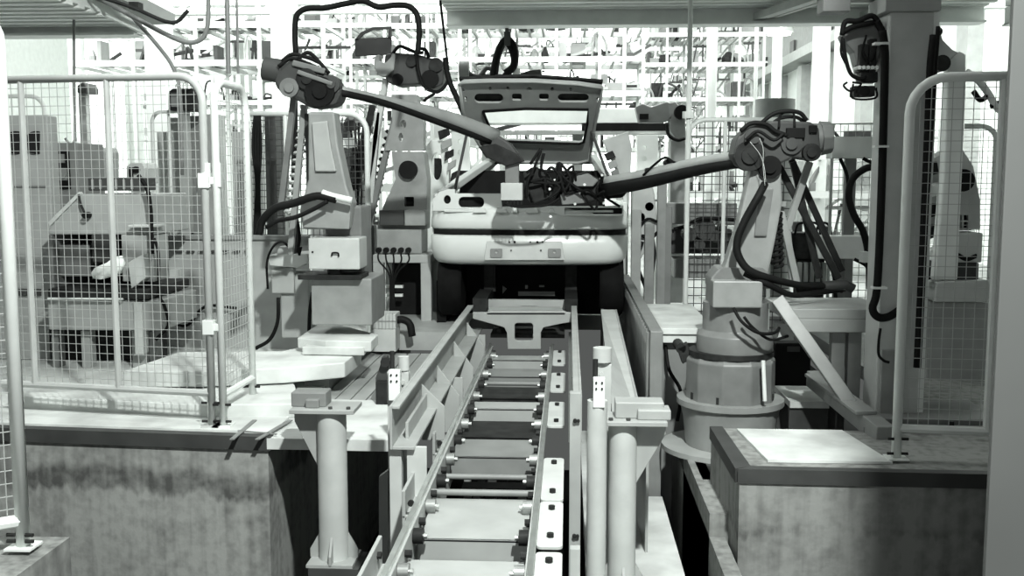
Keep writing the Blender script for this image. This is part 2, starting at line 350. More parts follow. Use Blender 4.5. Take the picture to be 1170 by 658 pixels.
# ---- walkway slab overhead with its ribs
def walkway(x0, x1, y0, y1, z, label, m='light', skew=0, eh=.13):
    e = empty('overhead_walkway', (x0, y0, z), label, 'walkway')
    a = MB(); a.slab([[V(x0, y0, z + .05), V(x1, y0, z + .05), V(x1, y1, z + .05), V(x0 + skew, y1, z + .05)]], (0, 0, .08)); a.build('deck', m, e)
    a = MB(); a.box((x0 + skew, y1 - .12, z - eh + .01), (x1, y1, z + .04)); a.box((x0 + skew, y1 - .2, z - eh), (x1, y1 + .05, z - eh + .02)); a.build('edge_beam', 'white', e)
    a = MB(); y = y0 + .15
    while y < y1 - .2: a.box((x0 + (skew if skew > 0 else 0), y, z + .025), (x1, y + .10, z + .05)); y += .2
    a.build('corrugation', m, e)
    return e
wk = walkway(-1.25, 4.1, 7.0, 11, 3.03, 'long pale overhead walkway across the top of the picture', 'white')
for x in (1.85, 2.9):
    a = MB(); a.bar((x + .75, 8.3, 2.98), (x, 11.0, 2.98), .09, .07); a.bar((x + .88, 8.3, 2.98), (x + .13, 11.0, 2.98), .05, .05); a.build('rail', 'offwhite', wk)
wl = walkway(-5.8, -3.9, 6.0, 9.6, 2.70, 'white corrugated overhead platform in the upper left corner', 'white', 0, .05)
wl2 = walkway(4.15, 6.2, 7.0, 10.5, 2.95, 'pale corrugated overhead platform in the upper right corner', 'white')
# diagonal tray upper left
e = empty('cable_tray', P(80, 0, 8.8), 'slanting grey cable tray with a bright lower edge, upper left', 'cable tray')
a = MB(); p, q = P(62, -12, 8.2), P(166, 36, 9.5); a.bar(p, q, .03, .06); a.build('bright_edge', 'white', e)
a = MB(); a.bar(p + V(.14, 0, .07), q + V(.14, 0, .07), .26, .02); a.bar(p + V(.27, 0, .10), q + V(.27, 0, .10), .02, .1); a.build('tray', 'light', e)
a = MB(); a.tube([P(100, -10, 8.6), P(150, 18, 8.6), P(205, 46, 8.6), P(228, 46, 8.6), P(237, 30, 8.6), P(238, -12, 8.6)], .02, 8); a.build('loop_conduit', 'grey', e)
a = MB(); a.tube([P(100, -8, 8.4), P(150, 8, 8.4), P(196, 26, 8.4), P(215, 12, 8.4)], .016, 8); a.pbox(147, 2, 158, 10, 8.4, .1); a.build('cable_clip', 'dark', e)
a = MB(); a.tube([P(150, 18, 8.7), P(180, 52, 8.7), P(198, 78, 8.7), P(206, 112, 8.7), P(208, 200, 8.7)], .017, 8); a.build('down_cable', 'grey', e)
for px, yb, lab_, Y in ((84, 158, 'thin dark cable with a hook hanging at the far left', 9.0), (259, 84, 'pale hanging conduit right above the narrow fence panel', 9.2), (270, 84, 'thinner hanging conduit beside the narrow fence panel', 9.3), (500, 78, 'thin dark cable hanging to the rear left robot', 10.2)):
    a = MB(); t = P(px, -25, Y); b = P(px + (2 if px != 500 else 12), yb, Y)
    if px == 84: a.tube([t, b + V(0, 0, .1), b, b + V(-.04, 0, -.06), b + V(-.09, 0, 0)], .012, 6)
    else: a.cyl(t, b, .022 if px == 259 else .012, n=8)
    a.build('hanging_cable', 'grey' if px != 500 else 'black', cat='cable', label=lab_)

# ---- hanging car door
e = empty('hanging_door_shell', P(425, 65, 16), 'dark car door hanging behind the rear left robot', 'car door')
a = MB(); a.pslab([(405, 44), (447, 42), (446, 62), (406, 64)], 16, .08); a.build('door_panel', 'black', e, .01)
a = MB(); a.pslab([(405, 46), (412, 37), (425, 31), (447, 30), (447, 44), (443, 44), (444, 33), (426, 34), (415, 39), (409, 46)], 16, .06); a.build('window_frame', 'black', e)
a = MB(); a.cyl(P(430, 31, 16), V(P(430, 31, 16).x, 16, 5.1), .02, n=6); a.build('hook_rod', 'dsteel', e)
# hanging tool / balancer above tailgate
e = empty('hose_balancer', P(578, 90, 11), 'looped black hoses on a hanging balancer above the tailgate', 'hose')
a = MB(); a.tube([P(562, 92, 11), P(566, 70, 11), P(572, 52, 11), P(580, 45, 11), P(588, 55, 11), P(588, 74, 11), P(580, 84, 11), P(572, 92, 11)], .035, 8); a.build('hose', 'black', e)
a = MB(); a.tube([P(566, 92, 11), P(570, 66, 11), P(577, 50, 11), P(584, 60, 11), P(585, 74, 11), P(576, 82, 11)], .02, 8); a.build('hose', 'dark', e)
a = MB(); a.cyl(P(579, 52, 11), P(579, 22, 11), .02, n=6); a.pbox(576, 36, 583, 52, 10.95, .1); a.build('hanger', 'dgrey', e)
e = empty('overhead_gripper', P(600, 95, 11), 'grey overhead clamp unit just behind the tailgate top edge', 'clamp')
a = MB(); a.pbox(586, 78, 594, 90, 11, .1); a.build('valve_block', 'white', e)
a = MB(); a.pslab([(594, 84), (605, 80), (618, 79), (619, 90), (612, 95), (596, 90)], 11, .15); a.build('clamp_body', 'dgrey', e, .01)
a = MB(); a.cyl(P(545, 88, 11), P(600, 88, 11), .03, n=8); a.tube([P(530, 72, 11), P(536, 84, 11), P(548, 87, 11), P(556, 78, 11), P(566, 82, 11)], .025, 8); a.build('crossbar', 'dgrey', e)
a = MB(); a.cyl(P(525, 80, 11), P(536, 80, 11), .09, n=12); a.build('motor', 'grey', e)

# ---- gantry beam behind the tailgate
e = empty('gantry_beam', P(640, 148, 12.2), 'white and black horizontal gantry beam behind the raised tailgate', 'beam')
a = MB(); a.pbox(548, 124, 752, 141, 12.2, .3); a.build('beam', 'white', e, .01)
a = MB(); a.pbox(665, 141, 782, 150, 12.15, .3); a.build('lower_chord', 'black', e)
a = MB(); a.pbox(560, 150, 782, 153, 12.15, .3); a.build('flange', 'light', e)
for px in (556, 660, 772):
    a = MB(); p = P(px, 150, 12.2); a.box((p.x - .06, 12.25, 0), (p.x + .06, 12.4, p.z)); a.build('post', 'light', e)
# far plate robots flanking the car
def holed_post(x0, y0, x1, y1, holes, Y, label):
    a = MB(); a.pslab([(x0, y0), (x1, y0), (x1, y1), (x0, y1)], Y, .06, [circ(x, y, 3) for x, y in holes]); p = P(x0, y1, Y); q = P(x1, y1, Y)
    a.box((p.x, Y, 0), (p.x + .05, Y + .2, p.z + .02)); a.box((q.x - .05, Y, 0), (q.x, Y + .2, p.z + .02))
    a.box((p.x, Y + .12, 1.3), (q.x, Y + .15, P(0, y0, Y).z)); a.build('fixture_post', 'white', cat='fixture', label=label)
holed_post(728, 155, 752, 230, [(736, 169), (736, 181)], 12.0, 'white fixture plate with two round holes right of the car')
holed_post(515, 152, 536, 230, [(526, 162), (526, 174)], 12.0, 'white fixture plate with two round holes left of the car')

# ================================================================== CAR
YC = 8.5
car = empty('hatchback_car', (-.33, YC, .45), 'white unpainted hatchback body on the conveyor, seen from behind, tailgate open', 'car')
xl, xr = P(490, 260, YC).x, P(718, 260, YC).x; xc = (xl + xr) / 2; hw = (xr - xl) / 2
def zpx(y, Y=YC): return P(604, y, Y).z
def shell(prof, name, m, parent, corner=.20, n=40, bev=0, th=.02, scale=1.0):
    """rear bodywork: profile of (z, inset) swept round the back of the car with rounded corners"""
    path = []
    for i in range(n + 1):
        u = -1 + 2 * i / n
        path.append(u)
    vs = []; fs = []; cols = []
    L = 1.0  # side length forward
    pts = []
    pts.append((-hw, L)); pts.append((-hw, .5))
    for k in range(9):
        t = math.radians(180 + k * 90 / 8); pts.append((-hw + corner + corner * math.cos(t), corner + .06 + (corner) * math.sin(t)))
    for k in range(1, 12):
        u = k / 12; x = -hw + corner + u * (2 * hw - 2 * corner); pts.append((x, .06 - .05 * math.sin(math.pi * u)))
    for k in range(9):
        t = math.radians(270 + k * 90 / 8); pts.append((hw - corner + corner * math.cos(t), corner + .06 + corner * math.sin(t)))
    pts.append((hw, .5)); pts.append((hw, L))
    for z, ins in prof:
        s = 1 - ins / hw
        vs += [V(xc + x * s, YC + y + ins, z) for x, y in pts]
    k = len(pts)
    fs = [(j * k + i, j * k + i + 1, (j + 1) * k + i + 1, (j + 1) * k + i) for j in range(len(prof) - 1) for i in range(k - 1)]
    mb = MB(); mb.add(vs, fs, True); o = mb.build(name, m, parent)
    so = o.modifiers.new('s', 'SOLIDIFY'); so.thickness = th; so.offset = 0
    return o
zb, zs0, zs1, zt = zpx(303), zpx(270), zpx(262), zpx(222)
bump = shell([(zb, .10), (zb + .015, .045), (zb + .05, .015), (zb + .12, 0), (zs0 - .012, -.006), (zs0, .01)], 'bumper', 'car', car)
shell([(zs0 - .004, .02), (zs0 + .01, .012), (zs1 - .01, .012), (zs1 + .004, .02)], 'rubber_strip', 'black', car)
shell([(zs1 + .002, .01), (zs1 + .015, -.004), (zs1 + .07, .0), (zs1 + .13, .012), (zpx(240), .03), (zpx(238), .06)], 'rear_panel', 'car', car)
a = MB(); a.pslab([(556, 275.5), (642, 275.5), (645, 297), (553, 297)], YC - .004, .01); np_ = a.build('plate_recess', 'offwhite', car, .004)
for x0, x1 in ((560, 574), (626, 641)):
    a = MB(); a.pslab(rrect(x0, 284, x1, 294, 1.5), YC - .018, .02, [circ((x0 + x1) / 2, 288, 1.6)]); a.build('lamp_bracket', 'grey', car)
a = MB()
for x, y, r in ((588, 276.5, 1.4), (582, 276.5, 1), (606, 276.5, .9), (614, 276.5, 1.4), (620, 276.5, 1), (584, 286, .9), (618, 286, 1)): a.cyl(P(x, y, YC - .017), P(x, y, YC + .01), r * YC / F, n=10)
a.build('fixing_hole', 'black', car)
# rear sill with lamp openings
sill = MB(); YS = YC + .07
sill.pslab([(494, 238), (496, 226), (502, 219), (512, 216), (520, 216), (520, 221), (572, 221), (574, 239), (712, 239), (714, 241), (494, 241)], YS, .03, [rrect(524, 225, 553, 237, 5), circ(511, 228, 4, 12, 5)])
sill.build('lamp_panel', 'car', car, .004)
a = MB(); a.pbox(521, 223, 556, 239, YS + .06, .04); a.pbox(500, 222, 519, 236, YS + .06, .03); a.build('lamp_opening', 'black', car)
a = MB(); a.pslab([(574, 236), (712, 235), (713, 247), (575, 246)], YC + .02, .03, [rrect(645, 237.5, 711, 244.5, 1)]); a.build('latch_panel', 'car', car, .003)
a = MB(); a.pbox(643, 236.5, 712, 245.5, YC + .052, .02); a.build('latch_slot', 'black', car)
a = MB()
for x0, x1 in ((540, 556), (566, 580), (584, 592), (600, 616), (626, 634)): a.pslab([(x0, 243), (x1, 243), (x1 - 2, 238), (x0 + 2, 238)], YC - .0, .03)
a.build('pressed_rib', 'car', car, .005)
# ledge and boot sides
a = MB(); z = zpx(240); a.box((xc - hw + .12, YC + .04, z - .02), (xc + hw - .12, YC + .22, z)); a.build('boot_sill', 'car', car, .006)
for s, nm in ((-1, 'quarter_panel'), (1, 'quarter_panel')):
    a = MB(); x = xc + s * hw
    prof = [V(x, YC + .5, zb + .02), V(x, YC + 3.6, zb + .02), V(x, YC + 3.6, 1.20), V(x, YC + 2.6, 1.26), V(x, YC + .35, zpx(222)), V(x, YC + .22, zpx(232)), V(x, YC + .22, zs0)]
    arch = [V(x, YC + 1.25 + .33 * math.cos(t), zb + .12 + .33 * max(0, math.sin(t))) for t in [math.pi * k / 10 for k in range(11)]]
    loop = [prof[0], V(x, YC + .9, zb + .02)] + [v for v in reversed(arch)] + [V(x, YC + 1.6, zb + .02)] + prof[1:]
    a.slab([loop], (-s * .03, 0, 0)); a.build(nm, 'car', car, .008)
    # pillar to the roof
    a = MB(); p0 = V(x - s * .05, YC + .35, zpx(222) - .02); p1 = V(P(566 if s < 0 else 678, 180, YC + 1.0).x, YC + 1.0, P(600, 180, YC + 1.0).z)
    a.bar(p0, p1, .08, .06, (1, 0, 0), .06, .05); a.bar(p0 + V(0, 1.5, 0), p1 + V(0, .5, 0), .06, .05, (1, 0, 0)); a.build('roof_pillar', 'car', car, .01)
a = MB(); zr = P(600, 180, YC + 1.0).z; xa, xb = P(562, 180, 9.5).x, P(682, 180, 9.5).x
a.slab([[V(xa, 9.5, zr), V(xb, 9.5, zr), V(xb - .03, 11.2, zr + .02), V(xa + .03, 11.2, zr + .02)]], (0, 0, .03)); a.build('roof', 'car', car, .01)
a = MB(); a.box((xa + .02, 9.47, zr - .06), (xb - .02, 9.60, zr - .001)); a.build('roof_rail', 'dgrey', car, .01)
a = MB(); a.box((xc - hw + .05, YC + .25, zb + .05), (xc + hw - .05, YC + 3.5, zb + .13)); a.build('floor_pan', 'dark', car)
a = MB(); a.box((xc - hw + .16, YC + .9, zb + .15), (xc + hw - .16, YC + .94, 1.44)); a.build('cabin_shade_sheet', 'black', car)  # black sheet added so the cabin reads as dark inside
# tailgate raised
YT = 8.45
tg = MB()
outer = [(525, 96), (530, 93), (560, 92), (610, 92), (660, 95), (688, 99), (686, 112), (680, 140), (673, 182), (660, 185), (600, 184), (556, 178), (539, 150), (529, 126)]
win = [(552, 126), (600, 123), (672, 124), (671, 140), (667, 161), (662, 163), (630, 162), (573, 160), (563, 152), (555, 134)]
holes = [rrect(542, 107, 575, 118, 5), rrect(585, 107, 596, 115, 2), rrect(616, 107, 627, 115, 2), rrect(637, 107, 673, 117, 5), circ(529.5, 103, 1.5), circ(560, 101, 1.8), circ(580, 101, 2), circ(631, 101.5, 2), circ(652, 102, 1.8), circ(605, 101.5, 3, 12, 1.8), circ(532, 113, 1.6, 10, 3), circ(683, 114, 1.5, 10, 3)]
TB, TTOP = 9.4, 8.45
def tgp(x, y, off=0):
    t = (y - 92) / 93; return P(x, y, TTOP + (TB - TTOP) * max(0, t) ** 1.0 * 1.0 + off)
a0, b0, c0 = P(525, 96, 8.45), P(688, 96, 8.45), P(610, 184, 9.4)
nrm = (b0 - a0).cross(c0 - a0).normalized()
def tq(x, y):
    d = ray(x, y); return EYE + d * ((a0 - EYE).dot(nrm) / d.dot(nrm))
if nrm.y < 0: nrm = -nrm
gate = MB(); gate.slab([[tq(*p) for p in outer], [tq(*p) for p in win]] + [[tq(*p) for p in h] for h in holes], nrm * .02)
TG = gate.build('tailgate', 'light', car, .003)
a = MB(); a.slab([[tq(x, y) + nrm * .035 for x, y in [(524, 94), (610, 91), (689, 97), (682, 122), (534, 122)]]], nrm * .02); a.build('shaded_outer_skin', 'dark', TG)  # dark colour stands in for the shade inside the access holes
a = MB(); e_ = [tq(x, y) - nrm * .012 for x, y in win]; a.tube(e_ + [e_[0]], .012, 6, 0); a.build('window_seal', 'black', TG)
a = MB(); a.tube([tq(x, y) - nrm * .01 for x, y in outer] + [tq(525, 96) - nrm * .01], .014, 6, 0); a.build('folded_rim', 'light', TG)
for s, x0, x1 in ((-1, 536, 520), (1, 676, 700)):
    a = MB(); a.cyl(tq(x0, 150 if s > 0 else 140), P(x1, 216, YC + .3), .012, n=8); a.build('gas_strut', 'dgrey', car)
# ---- carriage under the car
cg = empty('conveyor_carriage', P(600, 398, 8.0), 'pale t-shaped carriage carrying the car body on the rails', 'carriage')
a = MB(); a.pslab([(540, 357), (556, 357), (560, 355), (644, 355), (648, 357), (660, 358), (660, 367), (640, 370), (621, 374), (618, 380), (618, 399), (580, 399), (579, 380), (576, 374), (558, 369), (540, 364)], 8.0, .05, [rrect(588, 369, 609, 389, 3)]); a.build('cross_plate', 'light', cg, .006)
a = MB(); a.slab([[P(556, 357, 8.0), P(646, 357, 8.0), P(640, 350, 8.35), P(560, 350, 8.35)]], (0, 0, -.02)); a.build('top_plate', 'offwhite', cg, .004)
a = MB(); a.pslab([(552, 342), (658, 343), (657, 353), (640, 354), (612, 350), (596, 350), (570, 354), (553, 352)], 8.5, .05); a.build('rear_cross_plate', 'light', cg, .006)
a = MB(); z0, z1 = .12, zb
for x0, x1 in ((540, 556), (645, 660)): p = P(x0, 350, 8.3); q = P(x1, 350, 8.3); a.box((p.x, 8.3, .3), (q.x, 11.2, .42))
for x in (xc - .35, xc + .35):
    for y in (9.0, 10.8): a.box((x - .05, y, .4), (x + .05, y + .1, zb + .05))
a.build('longitudinal_beam', 'dark', cg)
a = MB(); a.box((xc - .62, 9.2, .36), (xc + .62, 9.3, zb + .04)); a.box((xc - .75, 9.9, .30), (xc + .75, 10.0, zb + .04)); a.build('shade_bar', 'void', cg)  # black bars standing in for the shade under the car
a = MB(); a.box((xc - .80, 9.6, .13), (xc + .80, 9.64, zb - .01)); a.box((xc - .80, 8.9, .13), (xc - .72, 9.6, .5)); a.build('shade_plate', 'void', cg)  # black plates added to darken the gap below the body
a = MB(); a.pslab([(574, 326), (579, 330), (574, 336)], 9.15, .01); a.pslab([(592, 333), (634, 333), (634, 338), (592, 338)], 9.15, .01); a.pbox(600, 326, 603, 330, 9.15, .02); a.pbox(616, 326, 622, 328, 9.15, .02); a.build('marker', 'grey', cg)
a = MB(); a.cyl((xc - .24, 8.5, .13), (xc - .24, 10.8, .13), .02, n=8); a.box((xc - .3, 8.4, .09), (xc + .3, 10.9, .12)); a.build('base_rail', 'dgrey', cg)
for s in (-1, 1):
    a = MB()
    x = P(516 if s < 0 else 698, 330, 8.9).x
    a.lathe((x - .1, 8.95, .47), [(.24, 0), (.27, .03), (.27, .17), (.24, .2)], 22, (1, 0, 0)); a.box((x - .06, 8.9, .47), (x + .06, 9.0, zb + .06)); a.build('wheel_support', 'void', cg)

# ================================================================== CONVEYOR
XL, XR, ZR = -.60, -.12, .10
cv = empty('roller_conveyor', (-.36, 3, -1.6), 'long ladder-like floor conveyor of steel rails running to the car', 'conveyor')
for x in (XL, XR):
    a = MB(); a.box((x - .011, 2.6, ZR - .02), (x + .011, 8.05, ZR)); a.build('rail', 'steel', cv, .002)
    s = 1 if x == XL else -1
    a = MB(); a.box((x - .01 , 2.6, -.14), (x + .02 * s, 8.05, ZR - .02)); a.build('side_plate', 'light', cv)
for x, s in ((XL, 1), (XR, -1)):
    y = 3.1; k = 0
    while y < 8:
        a = MB(); a.cyl((x + s * .022, y, ZR - .055), (x + s * .06, y, ZR - .055), .030, n=18); r_ = a.build('roller', 'dsteel' if k % 2 else 'dark', cv)
        a = MB(); a.cyl((x + s * .02, y, ZR - .055), (x + s * .075, y, ZR - .055), .011, n=10); a.build('axle', 'steel', r_)
        a = MB(); a.cyl((x + s * .02, y + .16, ZR - .05), (x + s * .045, y + .16, ZR - .05), .014, n=8); a.cyl((x + s * .02, y + .2, ZR - .07), (x + s * .04, y + .2, ZR - .07), .012, n=8); a.build('bolt', 'dark', cv)
        y += .36; k += 1
# slats between the rails : (near picture y, far picture y, material, height)
for yn, yf, m_, z in ((668, 641, 'light', .02), (617, 570, 'light', .02), (522, 502, 'grey', .03), (500, 481, 'dark', .0), (467, 459, 'light', .04), (455, 442, 'dark', .03), (430, 421, 'grey', .03), (411, 406, 'light', .04)):
    n_, f_ = G(560, yn, z), G(570, yf, z); a = MB(); a.box((XL + .03, n_.y, z - .012), (XR - .03, f_.y, z)); a.box((XL + .03, n_.y, z - .09), (XR - .03, n_.y + .012, z)); a.build('cross_plate', m_, cv, .003)
for yy, z in ((563, .05), (545, -.02), (478, -.03), (438, .0), (416, .0), (628, -.05)):
    n_ = G(560, yy, z); a = MB(); a.cyl((XL + .02, n_.y, z), (XR - .02, n_.y, z), .014, n=10); a.build('cross_rod', 'grey', cv)
a = MB(); y = 2.8
while y < 8: a.box((XL + .03, y, -.30), (XR - .03, y + .12, -.28)); y += .3
a.box((XL + .1, 2.6, -.36), (XL + .14, 8, -.30)); a.box((XR - .14, 2.6, -.36), (XR - .1, 8, -.30)); a.build('lower_tray', 'dark', cv)
for y in (3.3, 4.9, 6.5, 7.7):
    for x in (XL + .12, XR - .12):
        a = MB(); a.box((x - .03, y, -1.6), (x + .03, y + .06, -.3)); a.build('leg', 'dgrey', cv)
# flat flange plates with bolts outside the rails
for y0, y1 in ((3.05, 3.55), (3.6, 4.12), (4.14, 4.78), (5.4, 6.0), (6.3, 6.9), (7.2, 7.8)):
    a = MB(); a.slab([[V(x, y, ZR - .02) for x, y in rrect(XR + .012, y0, XR + .105, y1, .02)]], (0, 0, .012)); fp = a.build('flange_plate', 'offwhite', cv, .002)
    for yb in (y0 + .1, y1 - .1):
        a = MB(); a.cyl((XR + .06, yb, ZR - .01), (XR + .06, yb, ZR + .008), .013, n=8); a.build('bolt', 'dark', fp)
for y0, y1 in ((3.2, 3.75), (4.3, 4.8), (5.3, 5.7), (6.2, 6.7)):
    a = MB(); a.box((XL - .10, y0, -.16), (XL - .085, y1, ZR - .03)); a.box((XL - .10, y0, -.05), (XL - .012, y1, -.038)); fp = a.build('side_bracket', 'light', cv, .003)
    a = MB(); a.cyl((XL - .06, y0, .02), (XL - .06, y0 - .015, .02), .014, n=8); a.cyl((XL - .085, y1 - .1, .03), (XL - .07, y1 - .1, .03), .014, n=8); a.build('bolt', 'dark', fp)

# guard beams
gl = empty('guard_beam', (-.75, 4.6, -1.6), 'pale steel channel beam along the left of the conveyor', 'guard rail')
a = MB(); X = -.78
a.box((X - .012, 4.55, .18), (X, 8.2, .38)); a.box((X, 4.55, .365), (X + .035, 8.2, .38)); a.box((X, 4.55, .18), (X + .10, 8.2, .195)); a.build('channel', 'light', gl, .003)
a = MB(); a.box((X + .035, 4.7, .10), (X + .05, 5.35, .27)); a.slab([[V(X + .02, 5.35, .02), V(X + .14, 5.35, .02), V(X + .14, 5.35, .2), V(X + .02, 5.35, .32)]], (0, .012, 0)); a.build('bracket', 'light', gl, .003)
for y in (6.0, 6.9, 7.8):
    a = MB(); a.slab([[V(X + .01, y, -.1), V(X + .15, y, -.1), V(X + .15, y, .12), V(X + .02, y, .30)]], (0, .014, 0)); a.build('bracket', 'light', gl, .003)
for y in (4.58, 6.2, 7.9):
    a = MB(); a.box((X - .02, y, -1.6), (X + .035, y + .05, .19)); a.box((X + .06, y - .005, -.25), (X + .15, y + .01, .19)); a.build('post', 'light' if y > 5 else 'offwhite', gl, .003)
gr = empty('guard_beam', (.07, 4.8, -1.6), 'pale steel beam along the right of the conveyor', 'guard rail')
a = MB(); X = .055; a.box((X, 4.8, .16), (X + .012, 8.2, .38)); a.box((X - .03, 4.8, .368), (X, 8.2, .38)); a.box((X - .05, 4.8, .16), (X, 8.2, .172)); a.build('channel', 'light', gr, .003)
a = MB(); a.box((X - .045, 4.78, -1.6), (X + .008, 4.83, .40)); a.build('post', 'light', gr, .003)
for y in (6.3, 7.8):
    a = MB(); a.box((X - .03, y, -1.6), (X + .02, y + .05, .18)); a.build('post', 'light', gr, .003)
a = MB()
for z in (.27, -.28, -.35): a.cyl((X - .02, 4.78, z), (X - .02, 4.765, z), .01, n=8); a.cyl((X - .035 + .03, 4.78, z), (X - .005, 4.765, z), .008, n=8)
a.build('bolt', 'dark', gr)
a = MB(); p = P(651, 640, 4.4); a.box((p.x - .0, 4.4, -1.6), (p.x + .045, 4.45, P(651, 627, 4.4).z)); a.build('short_post', 'offwhite', gr, .003)

# stop posts with rods
def stop_post(x0, x1, ytop, yrod, Y, label, rnd=False, blk=None):
    p, q = P(x0, ytop, Y), P(x1, ytop, Y); cx = (p.x + q.x) / 2; wd = q.x - p.x
    e = empty('stop_post', (cx, Y, -1.6), label, 'post')
    a = MB()
    if rnd: a.cyl((cx, Y, -1.6), (cx, Y, p.z), wd / 2, n=20)
    else: a.box((cx - wd / 2, Y - .02, -1.6), (cx + wd / 2, Y + .02, p.z))
    a.build('column', 'offwhite', e, 0 if rnd else .003)
    a = MB(); r = P(0, yrod, Y).z; a.cyl((cx - .01, Y, p.z - .03), (cx - .01, Y, r), .012, n=10); a.build('rod', 'dark', e)
    if blk:
        b0, b1 = P(blk[0], blk[1], Y - .05), P(blk[2], blk[3], Y - .05); a = MB(); a.box(b0, (b1.x, b1.y + .04, b1.z)); bo = a.build('clamp_block', 'white', e, .003)
        a = MB()
        for dx in (.25, .75):
            for dz in (.15, .35): x = b0.x + (b1.x - b0.x) * dx; z = b0.z + (b1.z - b0.z) * dz; a.cyl((x, Y - .05, z), (x, Y - .056, z), .005, n=6)
        a.build('bolt', 'dark', bo)
    return e
stop_post(443, 458, 424, 397, 5.0, 'flat pale post with a black rod on top, left of the conveyor', blk=(443.5, 423, 457, 458))
stop_post(671, 694, 457, 404, 4.7, 'round pale post with a white clamp block, just left of the right bollard', True, (678, 432, 691, 466))
for x0, x1, y0, yb, Y, lab_ in ((455, 468, 407, 480, 5.25, 'short round pale pin holder behind the left stop post'), (678, 698, 397, 470, 5.2, 'short round pale pin holder behind the right stop post')):
    p, q = P(x0, y0, Y), P(x1, yb, Y); cx = (p.x + q.x) / 2; r = (q.x - p.x) / 2; e = empty('pin_holder', (cx, Y, -1.6), lab_, 'pin holder')
    a = MB(); a.cyl((cx, Y, p.z - .07), (cx, Y, p.z), r * 1.05, n=18); a.cyl((cx, Y, p.z - .072), (cx, Y, p.z - .08), r * .8, n=18); a.build('roller_head', 'offwhite', e)
    a = MB(); a.box((cx - r, Y - .02, -1.6), (cx + r, Y + .03, p.z - .08)); a.cyl((cx - r * .1, Y - .02, p.z - .13), (cx - r * .1, Y - .035, p.z - .13), .012, n=8); a.build('bracket', 'offwhite', e, .003)
# bollards with head plates
def bollard(x0, x1, Y, plate, block, side, label, zf):
    p, q = P(x0, 560, Y), P(x1, 560, Y); cx = (p.x + q.x) / 2; r = (q.x - p.x) / 2
    e = empty('bollard', (cx, Y, zf), label, 'bollard')
    a0, a1 = P(plate[0], plate[1], Y - .1), P(plate[2], plate[3], Y - .1)
    a = MB(); a.cyl((cx, Y, zf + .015), (cx, Y, a1.z), r, n=28); a.build('column', 'offwhite', e)
    a = MB(); a.box((a0.x, Y - .1, a1.z), (a1.x, Y + .12, a1.z + .022)); a.build('head_plate', 'light', e, .003)
    b0, b1 = P(block[0], block[1], Y), P(block[2], block[3], Y)
    a = MB(); a.box((b0.x, Y - .03, a1.z + .022), (b1.x, Y + .10, b0.z)); a.box((b0.x + .45 * (b1.x - b0.x), Y - .06, a1.z + .022), (b1.x + .03 * side, Y + .06, b0.z - .03)); a.build('rest_block', 'grey' if side < 0 else 'light', e, .006)
    a = MB(); ex = a0.x if side < 0 else a1.x
    a.slab([[V(ex, Y, a1.z), V(cx, Y, a1.z), V(cx, Y, a1.z - .34), V(cx + side * r, Y, a1.z - .30), V(ex, Y, a1.z - .06)]], (0, .02, 0)); a.build('gusset', 'light', e, .003)
    a = MB(); a.box((cx - .12, Y - .12, zf), (cx + .12, Y + .12, zf + .015)); a.build('base_plate', 'light', e)
    a = MB()
    for s in (-1, 1): a.slab([[V(cx + s * r * .9, Y, zf + .015), V(cx + s * (r + .05), Y, zf + .015), V(cx + s * (r + .05), Y, zf + .06), V(cx + s * r * .9, Y, zf + .16)]], (0, .012, 0)); a.slab([[V(cx, Y + s * r * .9, zf + .015), V(cx, Y + s * (r + .05), zf + .015), V(cx, Y + s * (r + .05), zf + .06), V(cx, Y + s * r * .9, zf + .16)]], (.012, 0, 0))
    a.build('base_rib', 'light', e)
    a = MB(); z = a1.z + .022
    for dx in (.62, .9): x = a0.x + (a1.x - a0.x) * (dx if side < 0 else 1 - dx); a.cyl((x, Y - .07, z), (x, Y - .07, z + .012), .011, n=8)
    a.build('bolt', 'dgrey', e)
bollard(364, 397, 5.25, (330, 467, 404, 474), (334, 447, 374, 466), -1, 'round pale bollard left of the conveyor with a grey block on its head plate', -.60)
bollard(695, 727, 4.95, (691, 482, 763, 488), (703, 458, 758, 480), 1, 'round pale bollard right of the conveyor with a stepped block on its head plate', -.62)
a = MB(); a.box((-1.32, 5.12, -1.6), (-1.06, 5.38, -.60)); a.build('concrete_footing', 'dgrey', cat='footing', label='small footing under the left bollard down in the dark pit')
a = MB(); a.pslab([(433, 545), (443, 538), (443, 660), (433, 660)], 4.9, .05); a.build('support_plate', 'grey', gl)

# right trough and barrier wall
e = empty('chute_panel', (.35, 6.3, -.6), 'long slanted pale metal chute right of the conveyor', 'chute')
a = MB(); a.slab([[V(.26, 8.3, .34), V(.37, 8.3, .34), V(.42, 5.5, -.02), V(.24, 5.5, .12)]], (0, 0, -.02)); a.build('sheet', 'offwhite', e, .004)
a = MB(); a.slab([[V(.42, 5.5, -.02), V(.37, 8.3, .34), V(.37, 8.3, -.62), V(.42, 5.5, -.62)]], (.015, 0, 0)); a.build('side_sheet', 'light', e)
a = MB(); a.box((.26, 8.3, -.6), (.28, 8.34, .34)); a.box((.24, 5.5, -.62), (.26, 5.53, .10)); a.build('leg', 'dgrey', e)
e = empty('barrier_wall', (.75, 8.0, -1.6), 'tall grey ribbed barrier running away beside the car, right side', 'barrier')
a = MB(); a.box((.52, 6.6, -1.6), (.60, 10.4, .42)); a.build('panel', 'grey', e, .005)
a = MB(); y = 6.7
while y < 10.3: a.cyl((.52, y, -.6), (.52, y, .40), .02, n=8); y += .14
a.build('rib', 'grey', e)
e = empty('side_cabinet', (.78, 7.2, -1.6), 'narrow grey cabinet with a white top slab left of the front right robot', 'cabinet')
a = MB(); a.box((.62, 7.1, -1.6), (.90, 8.2, .28)); a.build('body', 'grey', e, .006)
